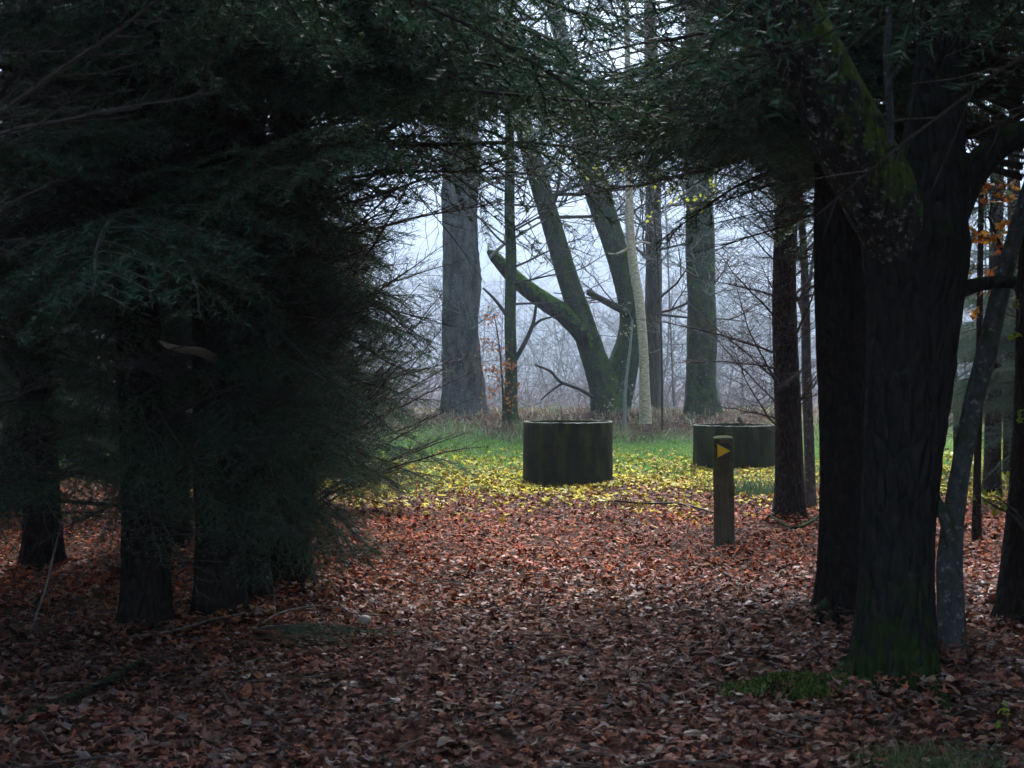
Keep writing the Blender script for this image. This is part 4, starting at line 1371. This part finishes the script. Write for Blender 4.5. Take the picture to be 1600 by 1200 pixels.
ring(817, 957, 764, 661, 'dark mossy concrete well ring standing in the middle of the path end', 1)
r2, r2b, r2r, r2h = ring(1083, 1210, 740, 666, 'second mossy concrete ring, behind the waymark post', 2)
mb = MB()
mb_p = np.array([0.03, -r2r + 0.05, r2h])
tube(mb, [mb_p + np.array([0, 0, -0.01]), mb_p + np.array([0.0, 0, 0.05]), mb_p + np.array([-0.025, 0, 0.10]), mb_p + np.array([-0.03, 0, 0.145])], [0.012, 0.03, 0.04, 0.012], 10, 0, step=0.02, rough=0.05)
obj('lug', mb.mesh('lug', [M['twig']]), r2, label='small dark knob standing up on the rim')

# ------------------------------------------------------------------ waymark post
def waymark():
    d = 13.95
    c = W(1132, 852, d)
    base = Vector((c.x, d, float(gz(c.x, d))))
    root = thing('waymark_post', 'weathered wooden post with a yellow arrow plaque, in front of the second ring', 'waymark post', base)
    root.rotation_euler = (R(0.8), R(-0.9), R(-7))
    hw = 0.093
    h = 1.0
    mb = MB()
    c_ = 0.012
    sec = [(-hw + c_, -hw), (hw - c_, -hw), (hw, -hw + c_), (hw, hw - c_), (hw - c_, hw), (-hw + c_, hw), (-hw, hw - c_), (-hw, -hw + c_)]
    zs = [-0.2, 0.1, 0.3, 0.5, 0.7, 0.85, h - 0.012, h, h + 0.014]
    sc = [1, 1, 0.99, 0.995, 0.985, 0.985, 0.98, 0.95, 0.6]
    V = np.array([[(x * s_, y * s_, z) for x, y in sec] for z, s_ in zip(zs, sc)]).reshape(-1, 3)
    n = 8
    k_ = len(zs)
    idx = np.arange(k_ * n).reshape(k_, n)
    a, b = idx[:-1], idx[1:]
    mb.add(V, np.stack([a, np.roll(a, -1, 1), np.roll(b, -1, 1), b], -1).reshape(-1, 4))
    mb.add(V[idx[-1]], [list(range(n))])
    obj('shaft', mb.mesh('shaft', [M['post']], smooth=False), root)
    # plaque
    pz, ph, py = 0.885, 0.068, -hw
    mb = MB()
    q = [(-ph, -ph), (ph, -ph), (ph, ph), (-ph, ph)]
    y0, y1 = py + 0.003, py - 0.005
    V = [(x, y1, z) for x, z in q] + [(x, y0, z) for x, z in q]
    mb.add(V, [[0, 1, 2, 3], [0, 4, 5, 1], [1, 5, 6, 2], [2, 6, 7, 3], [3, 7, 4, 0]])
    pl = obj('plaque', mb.mesh('plaque', [M['plaque']], smooth=False), root, (0.004, 0, pz), label='dark green square plaque')
    mb = MB()
    t_ = [(-0.056, -0.062), (0.06, 0.0), (-0.056, 0.062)]
    V = [(x, y1 - 0.003, z) for x, z in t_] + [(x, y1 + 0.001, z) for x, z in t_]
    mb.add(V, [[0, 1, 2]])
    mb.add(V, [[0, 3, 4, 1], [1, 4, 5, 2], [2, 5, 3, 0]])
    obj('arrow', mb.mesh('arrow', [M['yellow']], smooth=False), pl, label='yellow triangle pointing right')
    ms = MB()
    tube(ms, [(0, y1 + 0.001, 0), (0, y1 - 0.004, 0)], [0.005, 0.004], 8, 0)
    me = ms.mesh('screw', [M['screw']])
    for sx in (-1, 1):
        for sz in (-1, 1):
            obj('screw', me, pl, (sx * 0.06, 0, sz * 0.06))


waymark()

# ------------------------------------------------------------------ fallen wood, sticks, mushrooms
def gpoint(px, py, lift=0.0):
    d = F_PX * CAM_H / (py - 577.0)
    p = W(px, py, d)
    return np.array((p.x, d, float(gz(p.x, d)) + lift))


def fallen(name, label, cat, pts, m, side=(), group=None):
    """pts: (px, py, half width m, lift m) on the ground"""
    P = [gpoint(a, b, l + h) for a, b, h, l in pts]
    base = P[0].copy()
    root = thing(name, label, cat, base, group)
    mb = MB()
    tube(mb, [p - base for p in P], [q[2] for q in pts], 10, 0, step=0.06, ridge=0.05, seed=int(pts[0][0]), rough=0.05)
    obj('stem', mb.mesh('stem', [M[m]]), root)
    for sp in side:
        mb = MB()
        Q = [gpoint(a, b, l + h) - base for a, b, h, l in sp]
        tube(mb, Q, [q[2] for q in sp], 7, 0, step=0.05, ridge=0.05, seed=int(sp[0][0]), rough=0.05)
        obj('side_twig', mb.mesh('side_twig', [M[m]]), root)
    return root


fallen('fallen_branch', 'dark fallen branch lying diagonally across leaves in the lower left corner', 'branch', [(20, 1160, 0.022, 0.0), (90, 1115, 0.024, 0.01), (160, 1075, 0.022, 0.02), (222, 1042, 0.016, 0.04)], 'spruce_bark', [[(110, 1100, 0.008, 0.03), (150, 1083, 0.007, 0.05), (205, 1070, 0.004, 0.06)]])
fallen('fallen_branch', 'crooked dark branch lying between the straight spruce and the forked tree', 'branch', [(1335, 822, 0.022, 0.12), (1290, 818, 0.022, 0.10), (1262, 824, 0.02, 0.05), (1238, 826, 0.018, 0.03), (1212, 818, 0.014, 0.05), (1188, 806, 0.007, 0.08)], 'spruce_bark', [[(1250, 820, 0.008, 0.08), (1238, 800, 0.006, 0.16), (1225, 790, 0.004, 0.28)]])
fallen('fallen_stick', 'long thin stick lying on leaves left of the waymark post', 'stick', [(960, 794, 0.012, 0.05), (1010, 796, 0.012, 0.06), (1060, 798, 0.012, 0.06), (1116, 806, 0.01, 0.05)], 'twig')
fallen('fallen_twig', 'forked pale twig lying before the middle spruce trunk', 'twig', [(200, 990, 0.006, 0.03), (270, 985, 0.006, 0.05), (340, 972, 0.006, 0.06), (440, 958, 0.004, 0.05)], 'pale_twig', [[(260, 985, 0.005, 0.05), (246, 960, 0.004, 0.16), (250, 930, 0.003, 0.25)], [(350, 970, 0.005, 0.05), (366, 948, 0.004, 0.14), (368, 935, 0.003, 0.2)]])
fallen('fallen_twig', 'thin bent twig lying at the foot of the spruce nearest the path', 'twig', [(400, 985, 0.005, 0.03), (440, 968, 0.005, 0.06), (500, 955, 0.004, 0.05), (545, 960, 0.003, 0.03)], 'pale_twig', [[(430, 970, 0.004, 0.05), (428, 945, 0.003, 0.12)]])
# leaning dead stick
p0 = gpoint(42, 992)
rt = thing('leaning_stick', 'thin pale dead stick leaning up at the far left edge', 'stick', p0)
mb = MB()
pt = np.array(W(112, 768, 9.2))
tube(mb, [(0, 0, -0.02), (pt - p0) * 0.35 + np.array([0.02, 0, 0]), (pt - p0) * 0.7, pt - p0], [0.008, 0.007, 0.006, 0.003], 7, 0, step=0.05, rough=0.05)
obj('stem', mb.mesh('stem', [M['pale_twig']]), rt)
mb = MB()
tube(mb, [(pt - p0) * 0.78, (pt - p0) * 0.78 + np.array([-0.05, 0.0, 0.06]), (pt - p0) * 0.78 + np.array([-0.09, 0.0, 0.13])], [0.004, 0.003, 0.002], 5, 0)
obj('side_twig', mb.mesh('side_twig', [M['pale_twig']]), rt)
# snapped branch with pale wood on the middle spruce
mb = MB()
base2 = np.array(nb)
Q = [np.array(W(a, b, d)) - base2 for a, b, d in [(335, 560, 9.9), (310, 548, 9.3), (285, 545, 9.0), (262, 540, 8.9), (250, 533, 8.85)]]
tube(mb, Q, [0.028, 0.026, 0.022, 0.016, 0.006], 9, 0, step=0.03, ridge=0.12, seed=3, rough=0.12)
obj('snapped_branch', mb.mesh('snapped_branch', [M['bare_wood']]), nr, label='snapped branch stub showing pale bare wood')
# bough fallen on the leaves
c = gpoint(390, 1005, 0.06)
rt = thing('fallen_bough', 'fallen green spruce bough lying on leaves at the left of the path', 'bough', c)
for i, (az, pit, s) in enumerate([(-0.05, 0.10, 0.45), (-0.35, 0.06, 0.36), (0.35, 0.08, 0.33)]):
    o = obj('spray', LIVE[(i + 2) % len(LIVE)], rt, (0, 0, 0.03))
    o.rotation_euler = (0.2 * (i - 1), -pit, az)
    o.scale = (s, s, s * 0.6)


def mushroom(px, py, r, label):
    c = gpoint(px, py, 0.03)
    rt = thing('mushroom', label, 'mushroom', c, 'pale mushrooms in the leaves')
    mb = MB()
    tube(mb, [(0, 0, -0.05), (0.004, 0, 0.0), (0, 0, 0.045)], [r * 0.28, r * 0.24, r * 0.22], 9, 0)
    obj('stalk', mb.mesh('stalk', [M['mushroom']]), rt)
    mb = MB()
    tube(mb, [(0, 0, 0.028), (0, 0, 0.032), (0, 0, 0.045), (0, 0, 0.058), (0.002, 0, 0.068), (0.002, 0, 0.072)], [r * 0.5, r * 0.98, r, r * 0.85, r * 0.5, r * 0.1], 18, 0, rough=0.03)
    obj('cap', mb.mesh('cap', [M['mushroom']]), rt)


mushroom(570, 988, 0.042, 'pale rounded mushroom cap on the open leaves left of the path')
mushroom(553, 846, 0.05, 'pale mushroom cap under the edge of the left boughs, farther back')

# ------------------------------------------------------------------ masses of wood around
def dense_wood():
    """conifer wood on the left, with unseen trees added right and behind to block light"""
    rs = np.random.default_rng(77)
    mb = MB()
    spots = []
    for x in np.arange(-26, -5.5, 2.3):
        for y in np.arange(-4, 40, 2.3):
            spots.append((x, y))
    for x in np.arange(5.2, 24, 2.3):
        for y in np.arange(-2, 7.5, 2.3):
            spots.append((x, y))
    for x in (-6.9, -5.2, 5.2, 6.9):  # unseen rows behind the camera, added and spaced to tune the shade
        for y in np.arange(-14, -1.6, 2.2):
            spots.append((x, y))
    for x in np.arange(11.5, 28, 2.5):
        for y in np.arange(9, 34, 2.5):
            if x > 0.335 * y + 3.5:
                spots.append((x, y))
    for (x, y) in spots:
        x += rs.uniform(-0.7, 0.7)
        y += rs.uniform(-0.7, 0.7)
        g = float(gz(x, y))
        h = rs.uniform(11, 15)
        tube(mb, [(x, y, g - 0.1), (x, y, g + 4), (x, y, g + h)], [0.15, 0.12, 0.02], 7, 0, cap=False)
        n = 620
        z = 0.15 + (h - 0.6) * rs.uniform(0, 1, n) ** (1.5 if x < 0 else 1.1)
        rmax = 1.9 * (1 - 0.8 * z / h)
        a = rs.uniform(0, 6.28, n)
        rr = rmax * np.sqrt(rs.uniform(0.02, 1, n))
        P = np.stack([x + rr * np.cos(a), y + rr * np.sin(a), g + z - 0.25 * rr], -1)
        out = np.stack([np.cos(a), np.sin(a), rs.normal(-0.25, 0.3, n)], -1)
        s = np.stack([-np.sin(a), np.cos(a), rs.normal(0, 0.5, n)], -1)
        L = rs.uniform(0.25, 0.6, n)[:, None]
        wd = rs.uniform(0.04, 0.11, n)[:, None]
        V = np.stack([P - s * wd, P + s * wd, P + out * L], 1).reshape(-1, 3)
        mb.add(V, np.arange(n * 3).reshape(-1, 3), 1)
    obj('dense_wood', mb.mesh('dense_wood', [M['spruce_bark'], M['foliage_mass']], False), kind='stuff', label='dark conifer wood beside the path, with unseen trees added behind for shade', cat='wood')


dense_wood()


def far_wood():
    """bare trees beyond the bank, lost in the mist"""
    rs = np.random.default_rng(88)
    mb = MB()
    for i in range(760):
        near = i < 16
        y = rs.uniform(52, 75) if near else 480 + 1250 * rs.uniform(0, 1) ** 1.1
        x = rs.uniform(-0.42, 0.42) * y
        g = float(gz(x, y))
        h = rs.uniform(5, 9) if near else rs.uniform(12, 20)
        r = rs.uniform(0.03, 0.07) if near else rs.uniform(0.12, 0.35)
        lx = rs.normal(0, 0.08)
        tube(mb, [(x, y, g - 0.2), (x + lx * h * 0.4, y, g + h * 0.4), (x + lx * h, y, g + h)], [r, r * 0.7, 0.02], 5, 0, cap=False)
        n = 500 if near else 240
        k_ = 1.0 if near else y / 70.0
        z = 0.3 + (h - 0.3) * rs.uniform(0, 1, n) ** 0.8
        a = rs.uniform(0, 6.28, n)
        rr = rs.uniform(0, 1, n) * (1.8 if near else 5.0)
        P = np.stack([x + lx * z + rr * np.cos(a), y + rr * np.sin(a), g + z], -1)
        D = np.stack([np.cos(a), np.sin(a), rs.normal(0.5, 0.5, n)], -1)
        D /= np.linalg.norm(D, axis=1)[:, None]
        s = np.cross(D, rs.normal(0, 1, (n, 3)))
        s /= np.linalg.norm(s, axis=1)[:, None]
        L = rs.uniform(0.6, 2.4, n)[:, None] * (0.7 if near else 2.2)
        wd = rs.uniform(0.006, 0.016, n)[:, None] * k_
        V = np.stack([P - s * wd, P + s * wd, P + D * L], 1).reshape(-1, 3)
        mb.add(V, np.arange(n * 3).reshape(-1, 3), 0)
    # tangled scrub just beyond the bank
    rr_ = random.Random(12)
    for i in range(32):                 # tall bare saplings
        y = rr_.uniform(43, 75)
        x = rr_.uniform(-0.33, 0.36) * y
        g_ = float(gz(x, y))
        h_ = rr_.uniform(8, 13)
        lx_ = rr_.gauss(0, 0.5)
        tube(mb, [(x, y, g_ - 0.1), (x + lx_ * 0.5, y, g_ + h_ * 0.5), (x + lx_, y, g_ + h_)], [0.04, 0.026, 0.008], 5, 0, cap=False)
        for j in range(14):
            z_ = rr_.uniform(0.25, 0.95)
            a_ = rr_.uniform(0, 6.28)
            twigs(mb, np.array([x + lx_ * z_, y, g_ + h_ * z_]), (math.cos(a_), math.sin(a_), 0.7), rr_.uniform(1.2, 2.6), 0.016, 2, rr_, rr_.choice([0, 1]), None, 0.1, 0.9, 5)
    for i in range(115):  # pale colour here stands in for light glinting off wet twigs
        y = rr_.uniform(43, 66)
        x = rr_.uniform(-0.33, 0.36) * y
        p = np.array([x, y, float(gz(x, y))])
        for j in range(3):
            twigs(mb, p, (rr_.gauss(0, 0.5), rr_.gauss(0, 0.4), 1.0), rr_.uniform(2.2, 5.6), 0.024, 3, rr_, 1, None, 0.1, 0.9, 4)
    # scrub under them
    n = 14000
    y = 50 + 300 * rs.uniform(0, 1, n) ** 1.6
    x = rs.uniform(-0.5, 0.5, n) * y
    P = np.stack([x, y, gz(x, y) + rs.uniform(0, 3.0, n) * (0.6 + y / 120)], -1)
    D = rs.normal(0, 1, (n, 3)) + np.array([0, 0, 0.8])
    D /= np.linalg.norm(D, axis=1)[:, None]
    s = np.cross(D, rs.normal(0, 1, (n, 3)))
    s /= np.linalg.norm(s, axis=1)[:, None]
    V = np.stack([P - s * (0.008 + y[:, None] * 1.2e-4), P + s * (0.008 + y[:, None] * 1.2e-4), P + D * rs.uniform(0.5, 1.8, n)[:, None]], 1).reshape(-1, 3)
    mb.add(V, np.arange(n * 3).reshape(-1, 3), 0)
    obj('far_wood', mb.mesh('far_wood', [M['far_twigs'], M['pale_twig']], False), kind='stuff', label='bare far-off wood fading into blue mist beyond the bank', cat='wood')


far_wood()

# ------------------------------------------------------------------ mist
def haze():
    x0, x1, y0, y1, z0, z1 = -1502, 1502, -302, 2102, -4.2, 450.0
    V = [(x, y, z) for x in (x0, x1) for y in (y0, y1) for z in (z0, z1)]
    F = [[0, 1, 3, 2], [4, 6, 7, 5], [0, 4, 5, 1], [2, 3, 7, 6], [0, 2, 6, 4], [1, 5, 7, 3]]
    mb = MB()
    mb.add(V, F)
    m = bpy.data.materials.new('mist')
    m.use_nodes = True
    t = m.node_tree
    t.nodes.remove(t.nodes['Principled BSDF'])
    pv = t.nodes.new('ShaderNodeVolumePrincipled')
    pv.inputs['Color'].default_value = (0.72, 0.87, 1.0, 1)
    pv.inputs['Density'].default_value = HAZE
    pv.inputs['Anisotropy'].default_value = 0.3
    t.links.new(pv.outputs[0], t.nodes['Material Output'].inputs['Volume'])
    obj('haze', mb.mesh('haze', [m], False), kind='stuff', label='pale blue mist filling the wood and thickening with distance', cat='haze')


haze()
